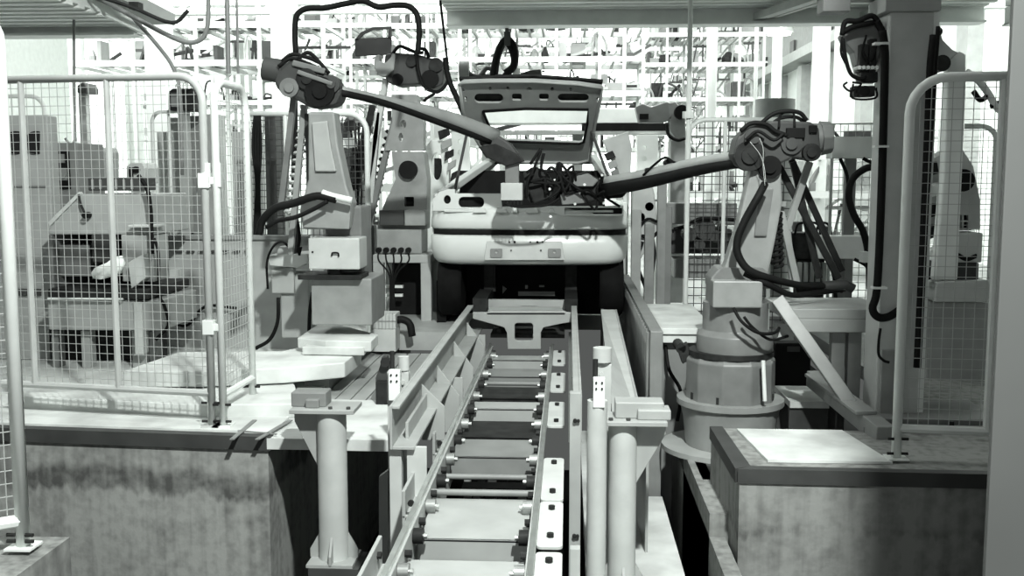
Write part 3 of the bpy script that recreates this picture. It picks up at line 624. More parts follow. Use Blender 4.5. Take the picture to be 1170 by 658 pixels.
a = MB(); a.box((.615, 7.0, .34), (.98, 8.35, .38)); a.box((.62, 7.02, .28), (.96, 8.3, .34)); a.build('top_slab', 'deck', e, .004)
a = MB(); a.tube([V(.66, 7.08, .25), V(.68, 7.0, .1), V(.76, 7.0, -.05), V(.74, 7.0, -.25)], .012, 6); a.build('cable', 'black', e)

# ================================================================== DECKS ON THE LEFT
def deck(pts, z, th, name, m, label, tot=None):
    a = MB(); a.slab([[G(x, y, z) for x, y in pts]], (0, 0, -th)); return a.build(name, m, cat='platform', label=label, bev=.004)
a = MB(); a.slab([[V(-1.60, 5.40, .006), V(-.93, 5.39, .006), V(-.90, 6.35, .006), V(-1.60, 6.4, .006)]], (0, 0, -.06)); a.build('deck_plate', 'deck', cat='platform', label='white deck plate overhanging the dark pit behind the left bollard')
a = MB()
for x in (-1.52, -1.42, -1.32, -1.22, -1.12, -1.02): a.box((x - .045, 6.42, -.03), (x + .045, 8.2, -.015 + .004))
a.box((-1.60, 6.42, -.06), (-.95, 8.25, -.03)); a.build('grooved_deck', 'light', cat='platform', label='grooved grey deck boards leading back between the raised slabs and the conveyor')
e = empty('steel_strip', (-2.0, 5.6, .02), 'two thin dark steel strips set across the deck by the narrow fence panel', 'strip')
for x0, x1 in ((265, 291), (294, 332)):
    a = MB(); p, q = G(x0, 502, .02), G(x1, 480, .02); a.bar(p, q, .025, .006); a.build('strip', 'grey', e)
a = MB(); a.bar(G(272, 492, .02), G(316, 496, .02), .012, .006); a.build('strip', 'grey', e)
a = MB(); a.slab([[G(x, y, .09) for x, y in ((10, 449), (120, 446), (150, 432), (250, 430), (335, 436), (342, 452), (338, 461), (230, 462), (10, 452))]], (0, 0, -.085)); a.build('raised_slab', 'deck', cat='platform', label='low wide raised slab behind the left fence, lowest of the stepped slabs', bev=.008)
a = MB(); a.slab([[G(x, y, .20) for x, y in ((140, 424), (205, 402), (322, 401), (345, 396), (413, 399), (394, 414), (324, 420), (230, 424))]], (0, 0, -.10))
o = a.build('raised_slab', 'deck', cat='platform', label='thick cantilevered slab with an angled corner, middle of the stepped slabs', bev=.008)
a = MB(); a.pbox(348, 430, 376, 452, 6.75, .5); a.pbox(200, 425, 240, 440, 6.9, .5); a.build('slab_support', 'grey', o)
a = MB(); a.slab([[G(x, y, .30) for x, y in ((340, 386), (356, 375), (365, 370), (388, 371), (432, 382), (424, 390), (372, 389))]], (0, 0, -.07)); a.slab([[G(x, y, .26) for x, y in ((345, 396), (362, 388), (424, 388), (416, 397))]], (0, 0, -.055)); a.build('raised_slab', 'deck', cat='platform', label='small white stepped slab at the foot of the front left robot', bev=.006)
a = MB(); a.slab([[V(-1.6, 8.35, .14), V(-.95, 8.35, .14), V(-.95, 10.4, .14), V(-1.6, 10.4, .14)]], (0, 0, -.15)); a.build('grey_step', 'light', cat='platform', label='flat grey step between the ribbed junction box and the car')
# small bracket gear by the conveyor
e = empty('clamp_bracket', P(443, 446, 6.3), 'small dark clamp bracket on the deck left of the stop post', 'bracket')
a = MB(); a.pslab([(429, 447), (429, 432), (434, 418), (436, 408), (442, 407), (445, 420), (443, 447)], 6.3, .06); a.build('lever', 'dgrey', e, .004)
a = MB(); a.pbox(429, 436, 444, 462, 6.25, .15); a.cyl(P(440, 414, 6.25), P(440, 414, 6.4), .03, n=12); a.build('foot', 'dark', e, .004)
e = empty('junction_box', P(440, 376, 8.3), 'small ribbed pale junction box on the deck below the rear left robot', 'box')
a = MB(); a.pbox(423, 359, 452, 376, 8.1, .22); u = P(423, 376, 8.1); a.box((u.x, 8.1, .016), (u.x + .2, 8.32, u.z)); a.build('housing', 'offwhite', e, .006)
a = MB(); [a.pbox(424 + 4 * k, 358, 425 + 4 * k, 376, 8.09, .02) for k in range(7)]; a.pbox(423, 366, 452, 367, 8.09, .02); a.build('rib', 'light', e)
a = MB(); a.tube([P(452, 366, 8.2), P(460, 365, 8.2), P(468, 370, 8.2), P(471, 384, 8.2)], .03, 8); a.build('cable', 'black', e)

# ================================================================== FENCES
def fence(A, B, z0, z1, foot, label, posts=(), rl=0, rr=0, sp=.05, r=.022, open_left=False, open_right=False, feet=(True, True), m='white', wire='mesh', mesh=True, plates=True, wr=.0015, handle=None):
    A = V(A[0], A[1], 0); B = V(B[0], B[1], 0); u = (B - A); Ln = u.length; u.normalize()
    e = empty('mesh_fence', A + V(0, 0, foot), label, 'fence')
    def Q(s, z, off=0): return A + u * s + V(0, 0, z) + V(-u.y, u.x, 0) * off
    pts = [] if open_left else [Q(0, foot if feet[0] else z0)]
    if not open_left:
        if rl: pts += [Q(rl - rl * math.cos(t), z1 - rl + rl * math.sin(t)) for t in [math.pi / 2 * k / 6 for k in range(7)]]
        else: pts.append(Q(0, z1))
    else: pts.append(Q(0, z1))
    if rr: pts += [Q(Ln - rr + rr * math.sin(t), z1 - rr + rr * math.cos(t)) for t in [math.pi / 2 * k / 6 for k in range(7)]]
    else: pts.append(Q(Ln, z1))
    if not open_right: pts.append(Q(Ln, foot if feet[1] else z0))
    a = MB(); a.tube(pts, r, 10, 0); a.build('frame_tube', m, e)
    a = MB(); a.cyl(Q(0, z0), Q(Ln, z0), r * .9, n=8); a.build('bottom_rail', m, e)
    for s in posts: a = MB(); a.cyl(Q(s * Ln, z0), Q(s * Ln, z1), r * .85, n=8); a.build('upright', m, e)
    if mesh:
        a = MB(); n = int(Ln / sp)
        def top(s):
            t = z1
            if rl and s < rl: t = z1 - rl + math.sqrt(max(0, rl * rl - (rl - s) ** 2))
            if rr and s > Ln - rr: t = z1 - rr + math.sqrt(max(0, rr * rr - (s - Ln + rr) ** 2))
            return t
        for i in range(1, n + 1):
            s = i * Ln / (n + 1); a.bar(Q(s, z0), Q(s, top(s)), wr * 2, wr * 2)
        k = int((z1 - z0) / sp)
        for i in range(1, k + 1):
            z = z0 + i * (z1 - z0) / (k + 1); s0 = 0; s1 = Ln
            if rl and z > z1 - rl: s0 = rl - math.sqrt(max(0, rl * rl - (z - z1 + rl) ** 2))
            if rr and z > z1 - rr: s1 = Ln - rr + math.sqrt(max(0, rr * rr - (z - z1 + rr) ** 2))
            a.bar(Q(s0, z, wr), Q(s1, z, wr), wr * 2, wr * 2)
        a.build('wire_mesh', wire, e)
    if plates:
        a = MB(); 
        for s, f in ((0, feet[0] and not open_left), (Ln, feet[1] and not open_right)):
            if f: a.box(Q(s, foot) - V(.05, .05, 0), Q(s, foot) + V(.05, .05, .008))
        if a.v: a.build('foot_plate', m, e)
        a = MB()
        for s, f in ((0, feet[0] and not open_left), (Ln, feet[1] and not open_right)):
            if f:
                for dx in (-.035, .035):
                    a.cyl(Q(s, foot + .03) + V(dx - .015, -.02, 0), Q(s, foot + .03) + V(dx + .015, -.02, 0), .008, n=6)
                    a.cyl(Q(s, z0 - .05) + V(dx - .015, -.02, 0), Q(s, z0 - .05) + V(dx + .015, -.02, 0), .008, n=6)
        if a.v: a.build('bolt', 'dark', e)
    return e
x0 = P(-30, 300, 5.85).x; x1 = P(237, 300, 5.62).x
fence((x0, 5.86), (x1, 5.62), .20, 1.93, .016, 'wide white mesh fence panel in the left foreground with a rounded top corner', posts=(.245, .61), rr=.14, open_left=True, m='offwhite')
xf = P(250, 300, 5.62).x
FP = fence((xf, 5.62), (xf + .015, 6.12), .19, 1.90, .016, 'narrow white mesh fence panel turned edge-on beside the wide left panel', rl=.12, rr=.12)
a = MB()
for z in (.55, 1.35): a.box((x1, 5.60, z), (xf, 5.64, z + .04)); a.box((x1 - .03, 5.59, z - .02), (x1 + .03, 5.65, z + .06))
a.pbox(233, 186, 240, 214, 5.6, .02); a.pbox(243, 186, 252, 214, 5.6, .02); a.build('clamp_plate', 'white', FP, .003)
# nearest post at the far left
fence((-3.08, 2.9), (-2.03, 3.70), .12, 1.97, .016, 'closest white fence post and panel cut by the left edge of the picture', rr=.10, open_left=True, r=.026)
a = MB(); a.box((-3.6, 2.4, -1.6), (-1.93, 3.86, .0)); a.build('concrete_pad', 'conc2', cat='footing', label='concrete pad under the closest fence post at the left edge')
# right fence
x0 = P(1024, 480, 5.17).x; x1 = P(1200, 300, 5.10).x
fence((x0, 5.15), (x1, 5.08), .165, 1.86, .012, 'white mesh fence panel in the right foreground with a rounded top corner', posts=(.62,), rl=.17, open_right=True, r=.024)
# rear fences
p = P(288, 200, 8.9); q = P(420, 200, 8.9)
fence((p.x, 8.9), (q.x, 8.9), .62, P(0, 131, 8.9).z, .016, 'pale fence with dark mesh behind the front left robot', posts=(.3,), rr=.16, open_left=True, wire='dgrey', sp=.055, r=.024, wr=.003)
p = P(786, 200, 9.9); q = P(905, 200, 9.9)
fence((p.x, 9.9), (q.x, 9.9), -.1, P(0, 139, 9.9).z, -.3, 'pale fence with dark mesh behind the front right robot', posts=(.35, .8), rl=.16, open_right=True, wire='dgrey', sp=.075, r=.022, wr=.004)
p = P(950, 200, 10.3); q = P(1010, 200, 10.3)
fence((p.x, 10.3), (q.x + .3, 10.3), .0, P(0, 144, 10.3).z, -.02, 'pale wire fence between the front right robot and the big column', open_right=True, sp=.075, r=.016, wr=.003, m='white')
p = P(1100, 200, 8.2); q = P(1137, 200, 8.2)
fence((p.x, 8.2), (q.x, 8.2), .2, P(0, 147, 8.2).z, -.02, 'far pale fence end behind the right foreground fence', rr=.12, open_left=True, r=.02, sp=.08)
p = P(20, 200, 9.3); q = P(54, 200, 9.3)
fence((p.x - .8, 9.3), (q.x, 9.3), .2, P(0, 110, 9.3).z, .01, 'low pale fence end far behind the left foreground fence', rr=.12, open_left=True, r=.02, sp=.1)
p = P(176, 200, 9.8); q = P(214, 200, 9.8)
fence((p.x, 9.8), (q.x, 9.8), .9, P(0, 128, 9.8).z, .01, 'narrow pale guard frame with arched top in front of the low grey panel, left', posts=(.5,), rl=.1, rr=.1, r=.018, mesh=False)
# big near column on the right edge
e = empty('steel_column', (1.27, 2.6, -1.6), 'big plain grey column cut by the right edge of the picture, closest to the camera', 'column')
x = P(1142, 329, 2.6).x
a = MB(); a.box((x, 2.6, -1.6), (x + .42, 2.62, 6.2)); a.box((x, 2.98, -1.6), (x + .42, 3.0, 6.2)) if False else None; a.box((x + .20, 2.62, -1.6), (x + .22, 3.0, 6.2)); a.box((x + .19, 3.0, -1.6), (x + .42, 3.02, 6.2)); a.build('shaft', 'column', e, .003)

# ================================================================== ROBOTS
def disc(a, x, y, r, Y, d=.06, n=20): c = P(x, y, Y); a.cyl(c, c + V(0, d, 0), r * Y / F, n=n)
def rod(a, x0, y0, x1, y1, r, Y, Y2=None, n=8): Y2 = Y2 or Y; a.cyl(P(x0, y0, Y), P(x1, y1, Y2), r * Y / F, r * Y / F, n=n)
def hose(name, pts, r, Y, parent, m='black', n=8, **k):
    """pts (px, py[, dY])"""
    a = MB(); a.tube([P(p[0], p[1], Y + (p[2] if len(p) > 2 else 0)) for p in pts], r * Y / F, n); return a.build(name, m, parent, **k)
def coil(a, p, q, R, r, turns):
    p, q = Vector(p), Vector(q); d = q - p; ax = d.normalized(); u = ax.orthogonal().normalized(); v = ax.cross(u); n = turns * 8
    a.tube([p + d * i / n + (u * math.cos(i * math.pi / 4) + v * math.sin(i * math.pi / 4)) * R for i in range(n + 1)], r, 6, 0)
# --- front right robot
Y = 6.5
a = MB(); a.box((.76, 5.80, -1.6), (2.18, 7.0, -.30)); a.box((.92, 7.0, -1.6), (2.18, 10.5, -.30)); struct(a, 'floor_robot_bay', 'dgrey')
R1 = empty('welding_robot', V(P(834, 460, Y).x, Y, -.30), 'dark grey welding robot standing right of the car, arm stretched left to the boot', 'robot')
cx = R1.location.x
a = MB(); a.lathe((cx - .02, Y, -.30), [(.40, 0), (.40, .03)], 28); a.build('base_disc', 'light', R1)
a = MB(); a.lathe((cx, Y, -.27), [(.27, 0), (.29, .18), (.31, .26)], 26); a.build('pedestal', 'robot_pale', R1)
a = MB(); a.lathe((cx, Y, -.01), [(.33, 0), (.33, .035)], 26); a.build('flange', 'robot_pale', R1, .004)
a = MB(); a.lathe((cx, Y, .025), [(.275, 0), (.275, .24), (.25, .27)], 10); a.build('base_drum', 'robot', R1, .008)
a = MB(); a.lathe((cx, Y, .295), [(.26, 0), (.26, .03)], 24); a.build('slew_ring', 'dark', R1)
a = MB(); [a.cyl((cx + .255 * math.cos(t), Y + .255 * math.sin(t), .03), (cx + .255 * math.cos(t), Y + .255 * math.sin(t), .07), .016, n=8) for t in [k * math.pi / 4 + 3.5 for k in range(8)]]; a.build('anchor_bolt', 'dark', R1)
a = MB(); a.cyl(P(872, 412, Y - .3), P(874, 458, Y - .3), .012, n=8); a.build('indicator_rod', 'white', R1)
a = MB(); a.lathe((cx + .02, Y, .325), [(.235, 0), (.235, .10), (.20, .13), (.20, .30)], 22); a.build('turret', 'robot', R1, .005)
a = MB(); a.pbox(815, 321, 871, 352, Y - .24, .34); a.build('counterweight_box', 'robot_pale', R1, .008)
a = MB(); a.pslab([(862, 178), (892, 178), (894, 232), (886, 275), (877, 318), (820, 322), (830, 300), (842, 262), (852, 220)], Y - .08, .14); LA = a.build('lower_arm', 'robot_pale', R1, .012)
a = MB(); a.pslab([(868, 215), (884, 215), (876, 270), (862, 270)], Y - .10, .03); a.build('arm_rib', 'robot', LA, .006)
a = MB(); a.pslab([(812, 318), (822, 306), (872, 306), (885, 318), (884, 330), (812, 330)], Y - .12, .26); a.build('shoulder', 'robot', R1, .01)
a = MB(); coil(a, P(886, 240, Y + .02), P(888, 305, Y + .02), .035, .011, 10); a.build('balance_spring', 'black', R1)
a = MB(); rod(a, 886, 236, 888, 308, 2, Y + .02); a.pbox(868, 230, 898, 236, Y, .06); a.build('spring_rod', 'dsteel', R1)
for i, (x0, y0, x1, y1, r, m_, dY) in enumerate(((925, 185, 899, 262, 4.5, 'robot_pale', .1), (891, 236, 911, 326, 3.5, 'robot_pale', .06), (890, 190, 958, 318, 3.5, 'dark', .16), (906, 185, 936, 318, 3, 'dark', .22), (904, 182, 962, 310, 3, 'dark', .28), (899, 262, 906, 322, 3.5, 'robot_pale', .1))):
    a = MB(); p, q = P(x0, y0, Y + dY), P(x1, y1, Y + dY); a.bar(p, q, r * 2 * Y / F, .04); a.build('parallel_link', m_, R1, .004)
HD = MB(); HD.pslab([(842, 190), (838, 176), (842, 158), (852, 147), (866, 141), (884, 138), (926, 139), (936, 146), (938, 172), (930, 183), (906, 180), (890, 188), (868, 196)], Y - .10, .22)
HD = HD.build('elbow_housing', 'dgrey', R1, .02)
for x, y, r, m_, d in ((857, 178, 17, 'dark', .14), (880, 191, 13, 'black', .12), (862, 158, 11, 'dgrey', .13), (928, 174, 10, 'dark', .15), (905, 164, 12, 'dgrey', .12)):
    a = MB(); disc(a, x, y, r, Y - d, .1); disc(a, x, y, r * .55, Y - d - .02, .03, 12); a.build('gear_cover', m_, HD, .006)
a = MB(); c = P(937, 158, Y); c2 = P(949, 157, Y); a.cyl(c, c2, .105, .095, 8); a.cyl(P(920, 158, Y), c, .09, n=16); a.build('wrist_motor', 'robot', HD, .006)
a = MB(); a.pbox(899, 146, 920, 158, Y - .13, .08); a.pbox(925, 143, 934, 152, Y - .12, .05); a.build('connector_block', 'black', HD, .005)
hose('hose', [(868, 142), (884, 130), (900, 127), (914, 129), (922, 138)], 2.4, Y - .08, HD); hose('hose', [(880, 143), (892, 135), (910, 134), (921, 142)], 2, Y - .05, HD); hose('hose', [(846, 150), (858, 141), (875, 142), (886, 150), (900, 155)], 2.5, Y - .12, HD)
hose('hose', [(890, 146), (892, 131, .05), (906, 128, .05), (908, 146)], 1.4, Y - .12, HD); hose('hose', [(852, 160, -.04), (866, 150, -.04), (884, 160, -.04), (896, 152, -.04)], 1.8, Y - .14, HD)
hose('thin_wire', [(857, 162), (868, 176), (873, 190), (875, 208)], .32, Y - .26, HD, 'offwhite'); hose('thin_wire', [(868, 158), (872, 170), (872, 190), (874, 212)], .32, Y - .26, HD, 'offwhite')
def taper(a, pts, r0, r1): a.tube(pts, lambda t: r0 + (r1 - r0) * t, 14, 4)
Yg = 8.15
a = MB(); taper(a, [P(852, 178, Y), P(800, 186, Y + .55), P(740, 200, Yg - .5), P(688, 210, Yg)], .036, .05); FA = a.build('forearm', 'light', R1)
a = MB(); taper(a, [P(850, 186, Y - .06), P(800, 194, Y + .5), P(740, 208, Yg - .55), P(690, 217, Yg - .05)], .026, .055); a.build('cable_sleeve', 'black', FA)
a = MB(); [disc(a, x, y, 4.5, yy, .14, 10) for x, y, yy in ((756, 202, 7.5), (764, 186, 7.4), (741, 196, 7.6))]; a.build('cable_clamp', 'black', FA)
hose('hose', [(735, 200, 1.1), (748, 188, 1.0), (760, 180, .9), (772, 186, .8), (790, 184, .7)], 1.6, Y, FA)
a = MB(); a.pslab([(682, 228), (680, 214), (694, 204), (715, 198), (722, 212), (712, 226)], Yg - .08, .18); a.build('wrist', 'black', R1, .02)
gun = MB(); gun.pslab([(640, 205), (668, 196), (688, 206), (690, 226), (668, 232), (640, 228)], Yg - .05, .14); GN = gun.build('welding_gun', 'dark', R1, .012)
a = MB(); a.pslab([(650, 203), (672, 198), (684, 206), (678, 213), (656, 213)], Yg - .12, .06); a.pslab([(640, 222), (664, 219), (668, 232), (642, 234)], Yg - .12, .05); a.build('gun_yoke', 'robot', GN, .008)
rr = random.Random(3)
for k in range(8):
    x, y = rr.uniform(628, 690), rr.uniform(196, 224)
    hose('gun_hose', [(x, y, 1.45), (x + rr.uniform(-18, 12), y + rr.uniform(-16, 4), 1.4), (x + rr.uniform(-26, 22), y + rr.uniform(-4, 18), 1.45), (x + rr.uniform(-10, 34), min(236, y + rr.uniform(4, 22)), 1.5)], 1.8, 6.6, GN)
for x, y in ((634, 206), (657, 233), (690, 232), (702, 218), (628, 216), (668, 211), (712, 211), (688, 200)):
    a = MB(); disc(a, x, y, 1.6, Yg - .18, .05, 8); a.build('gun_fitting', 'steel', GN)
hose('feed_hose', [(874, 210, -.2), (866, 225, -.25), (852, 250, -.25), (843, 272, -.25), (843, 290, -.25), (855, 308, -.25), (880, 318, -.2), (915, 326, 0), (945, 327, .1), (962, 331, .15)], 4.2, Y, R1)
hose('feed_hose', [(850, 312, -.2), (880, 326, -.22), (905, 337, -.1), (935, 334, .05), (965, 330, .15)], 3.4, Y, R1)
a = MB(); a.cyl(P(940, 327, Y + .1), P(968, 325, Y + .1), .032, n=12); a.cyl(P(966, 325, Y + .1), P(975, 330, Y + .1), .03, n=12); a.build('hose_coupling', 'dgrey', R1)
hose('hose', [(838, 352, -.3), (848, 368, -.35), (866, 380, -.35), (885, 380, -.3), (893, 370, -.1)], 1.8, Y, R1); hose('hose', [(850, 362, -.3), (860, 374, -.3), (880, 388, -.3), (900, 384, -.2)], 1.6, Y, R1)
a = MB(); a.pbox(888, 370, 907, 389, Y - .2, .12); a.build('terminal_box', 'light', R1, .004)
a = MB(); disc(a, 778, 398, 6, Y, .2, 12); a.pslab([(774, 398), (786, 392), (790, 410), (780, 416)], Y, .08); a.build('limit_switch', 'dark', R1, .004)

# --- front left robot (head shown blurred in the photograph)
Y = 7.2
L1 = empty('welding_robot', V(P(390, 370, Y).x, Y, .30), 'grey welding robot at left centre, long arm reaching right to the tailgate', 'robot')
a = MB(); a.pbox(355, 318, 425, 372, Y - .15, .5); a.build('base_housing', 'robot_pale', L1, .01)
a = MB(); a.pbox(372, 236, 414, 318, Y, .36); a.build('column', 'robot', L1, .01)
a = MB(); a.pslab([(352, 128), (382, 128), (386, 165), (396, 212), (402, 232), (398, 262), (346, 262), (342, 240), (352, 205)], Y - .12, .18); LA = a.build('lower_arm', 'robot_pale', L1, .015)
a = MB(); a.pslab([(356, 140), (374, 138), (378, 168), (384, 196), (360, 196)], Y - .15, .04); a.build('arm_web', 'light', LA, .008)
a = MB(); a.pslab([(345, 226), (401, 230), (399, 262), (346, 260)], Y - .2, .1); a.build('shoulder_cover', 'robot_pale', LA, .008)
CB = MB(); CB.pbox(352, 272, 411, 308, Y - .28, .26); CB = CB.build('control_box', 'offwhite', L1, .008)
a = MB(); a.tube([P(379, 292, Y - .29), P(380, 289, Y - .3), P(386, 289, Y - .3), P(387, 293, Y - .29)], .006, 6); a.pbox(356, 287, 358, 289, Y - .285, .01); a.build('handle', 'black', CB)
a = MB(); a.pbox(376, 306, 388, 314, Y - .2, .05); a.build('box_bracket', 'dark', L1)
a = MB(); a.pbox(340, 314, 412, 320, Y - .22, .3); a.build('cable_shelf', 'dark', L1, .004)
for x0, y0, x1, y1, r, m_ in ((336, 110, 322, 232, 4, 'robot'), (348, 120, 332, 290, 4, 'robot_pale'), (352, 130, 356, 225, 5, 'dgrey')):
    a = MB(); a.bar(P(x0, y0, Y + .1), P(x1, y1, Y + .1), r * 2 * Y / F, .04); a.build('parallel_link', m_, L1, .004)
a = MB(); coil(a, P(346, 150, Y + .12), P(330, 250, Y + .12), .035, .010, 12); a.build('balance_spring', 'offwhite', L1)
H = MB(); H.pslab([(312, 96), (318, 76), (334, 66), (352, 70), (372, 84), (386, 92), (390, 108), (384, 120), (356, 124), (334, 112), (322, 108)], Y - .1, .22); HD = H.build('elbow_housing', 'dgrey', L1, .03)
for x, y, r, m_, d in ((330, 100, 11, 'robot', .13), (365, 104, 17, 'black', .14), (350, 90, 12, 'dark', .13), (378, 96, 10, 'dgrey', .13)):
    a = MB(); disc(a, x, y, r, Y - d, .1); disc(a, x, y, r * .5, Y - d - .02, .03, 12); a.build('gear_cover', m_, HD, .006)
a = MB(); a.cyl(P(302, 78, Y), P(322, 82, Y), .08, .085, 12); a.build('wrist_motor', 'dgrey', HD, .005)
a = MB(); a.bar(P(335, 72, Y - .1), P(372, 82, Y - .1), .05, .04); a.bar(P(340, 82, Y - .14), P(380, 96, Y - .14), .03, .03); a.build('motor_cover', 'robot', HD, .008)
for k, pts in enumerate([[(322, 70), (334, 62), (352, 66), (366, 72)], [(318, 76), (332, 67), (350, 72), (368, 84)], [(340, 68), (352, 60), (364, 70), (376, 84)]]): hose('hose', pts, 2.2, Y - .1, HD)
Yt = 8.0
a = MB(); taper(a, [P(385, 102, Y), P(440, 116, Y + .25), P(510, 134, Yt - .25), P(566, 156, Yt)], .030, .062); FA = a.build('forearm', 'robot_pale', L1)
a = MB(); taper(a, [P(385, 105, Y - .06), P(440, 118, Y + .18), P(510, 143, Yt - .32), P(560, 162, Yt - .05)], .024, .022); a.build('cable_sleeve', 'black', FA)
a = MB(); a.pslab([(545, 150), (566, 152), (584, 164), (594, 178), (578, 184), (560, 172), (548, 166)], Yt - .06, .14); a.build('wrist', 'dgrey', L1, .02)
a = MB(); a.pslab([(546, 168), (566, 164), (592, 176), (600, 184), (578, 190), (556, 180)], Yt - .1, .06); a.build('wrist_bracket', 'dark', L1, .008)
G1 = MB(); G1.pbox(577, 181, 593, 210, Yt - .05, .12); G1 = G1.build('gun_transformer', 'robot', L1, .006)
a = MB(); a.pbox(572, 209, 597, 229, Yt - .10, .16); a.build('gun_housing', 'offwhite', G1, .006)
a = MB(); [a.cyl(P(576 + 4 * k, 229, Yt - .08), P(576 + 4 * k, 234, Yt - .08), .008, n=6) for k in range(6)]; a.build('gun_terminal', 'dark', G1)
for k in range(9):
    x, y = rr.uniform(592, 640), rr.uniform(186, 214)
    hose('gun_hose', [(x, y), (x + rr.uniform(-6, 16), y - rr.uniform(2, 18)), (x + rr.uniform(0, 26), y + rr.uniform(-4, 14)), (x + rr.uniform(-14, 30), min(236, y + rr.uniform(8, 30)))], 1.7, Yt - .05, G1)
a = MB(); a.pslab([(598, 196), (612, 190), (626, 198), (634, 212), (628, 228), (606, 232), (598, 222)], Yt + .05, .12); a.pslab([(604, 218), (618, 214), (628, 226), (610, 233)], Yt - .02, .05); a.build('gun_jaw', 'dark', G1, .008)
hose('gun_hose', [(576, 232), (588, 236), (606, 236), (626, 234), (640, 226)], 1.4, Yt - .1, G1)
hose('overhead_hose', [(338, 62), (337, 38), (339, 18), (350, 10), (372, 9), (395, 4), (415, 1), (432, 8), (450, 6), (466, 7), (476, 16), (479, 35), (477, 62)], 3.4, 8.0, L1)
a = MB(); rod(a, 336, 64, 337, 300, 4.0, 7.6); a.build('hose_mast', 'dgrey', L1)
hose('feed_hose', [(296, 268), (300, 252), (314, 238), (336, 232), (362, 224), (384, 228)], 4.6, Y - .3, L1); hose('feed_hose', [(304, 260), (318, 252), (338, 248), (360, 238), (374, 230)], 2.6, Y - .32, L1)
a = MB(); a.tube([P(368, 220, Y - .3), P(380, 224, Y - .3), P(402, 229, Y - .3)], .022, 8); a.build('hose_cuff', 'white', L1)

# --- rear left robot
Y = 9.3
L2 = empty('welding_robot', V(P(462, 380, Y).x, Y, .016), 'pale robot behind left of the car with a black round joint and a square opening', 'robot')
a = MB(); a.pslab([(447, 173), (484, 173), (488, 205), (487, 262), (430, 262), (438, 235), (452, 205)], Y - .1, .26, [rrect(462, 225, 473, 236, 1)]); a.build('body', 'robot_pale', L2, .012)
a = MB(); a.pbox(460, 223, 475, 238, Y - .0, .05); a.build('opening', 'black', L2)
a = MB(); disc(a, 466, 194, 10.5, Y - .16, .1, 24); a.build('joint_cover', 'black', L2, .004)
a = MB(); a.pslab([(447, 108), (476, 108), (484, 140), (484, 172), (440, 172), (448, 140)], Y - .02, .16, [circ(461, 142, 3, 12, 5), circ(458, 157, 2.5, 12, 5)]); a.build('upper_arm', 'robot_pale', L2, .01)
for x0, y0, x1, y1, m_ in ((441, 90, 412, 262, 'offwhite'), (455, 120, 420, 262, 'robot'), (432, 128, 424, 232, 'offwhite')):
    a = MB(); a.bar(P(x0, y0, Y + .05), P(x1, y1, Y + .05), .075, .05); a.build('parallel_link', m_, L2, .005)
a = MB(); coil(a, P(446, 150, Y + .1), P(424, 245, Y + .1), .035, .012, 12); a.build('balance_spring', 'dark', L2)
H = MB(); H.pslab([(440, 62), (452, 60), (478, 62), (498, 68), (508, 82), (506, 96), (494, 102), (478, 96), (455, 98), (442, 94), (438, 80)], Y - .1, .25); HD = H.build('elbow_housing', 'dgrey', L2, .02)
a = MB(); a.pslab([(428, 64), (434, 62), (434, 70), (440, 72), (446, 66), (448, 60), (452, 62), (450, 80), (440, 88), (432, 86), (427, 76)], Y - .14, .12); a.build('yoke', 'robot_pale', HD, .01)
for x, y, r, m_ in ((491, 90, 10, 'black'), (454, 90, 6, 'black'), (498, 74, 8, 'dark'), (470, 70, 6, 'dark')):
    a = MB(); disc(a, x, y, r, Y - .14, .12); a.build('gear_cover', m_, HD, .006)
hose('hose', [(448, 62), (456, 53), (466, 56), (476, 60), (484, 60)], 2, Y - .12, HD); hose('hose', [(474, 64), (478, 56), (486, 57), (490, 66)], 2, Y - .12, HD); hose('hose', [(488, 102), (500, 105), (510, 96), (513, 84)], 2, Y - .14, HD)
hose('hose', [(476, 62), (478, 80), (484, 98), (496, 106), (488, 112), (484, 116)], 1.8, Y - .16, HD)
hose('cable_bundle', [(509, 66), (510, 78), (514, 94), (522, 112), (531, 132)], 3.2, Y - .15, L2)
a = MB(); a.pbox(430, 262, 482, 290, Y - .2, .4); a.build('turntable_box', 'robot_pale', L2, .01)
a = MB(); a.pbox(433, 240, 462, 258, Y - .22, .15); a.build('motor', 'dgrey', L2, .01); a = MB(); a.pbox(462, 240, 486, 258, Y - .24, .18); a.build('motor_cover', 'robot_pale', L2, .008)
a = MB(); p0, p1 = P(426, 291, Y - .3), P(493, 375, Y - .3)
a.box((p0.x, Y - .3, p0.z - .07), (p1.x, Y + .4, p0.z)); a.build('stand_top', 'light', L2, .006)
for x in (p0.x, p1.x - .09):
    for y in (Y - .3, Y + .31): a = MB(); a.box((x, y, .016), (x + .09, y + .09, p0.z - .07)); a.build('stand_leg', 'light', L2, .004)
a = MB(); a.box((p0.x + .1, Y + .1, .02), (p1.x - .1, Y + .14, p0.z - .08)); a.build('stand_back', 'black', L2)
a = MB(); [a.pbox(427, y, 460, y + 3, Y - .1, .05) for y in (326, 336)]; a.build('stand_rail', 'white', L2)
for k in range(5):
    x = 432 + k * 8.5; a = MB(); disc(a, x, 286, 3.2, Y - .26, .08, 12); a.build('hose_port', 'black', L2); hose('drop_hose', [(x, 288), (x + 1, 298), (444 + k * 2.5, 312), (446 + k, 332), (445 + k * 2, 372)], 1.0, Y - .30, L2)

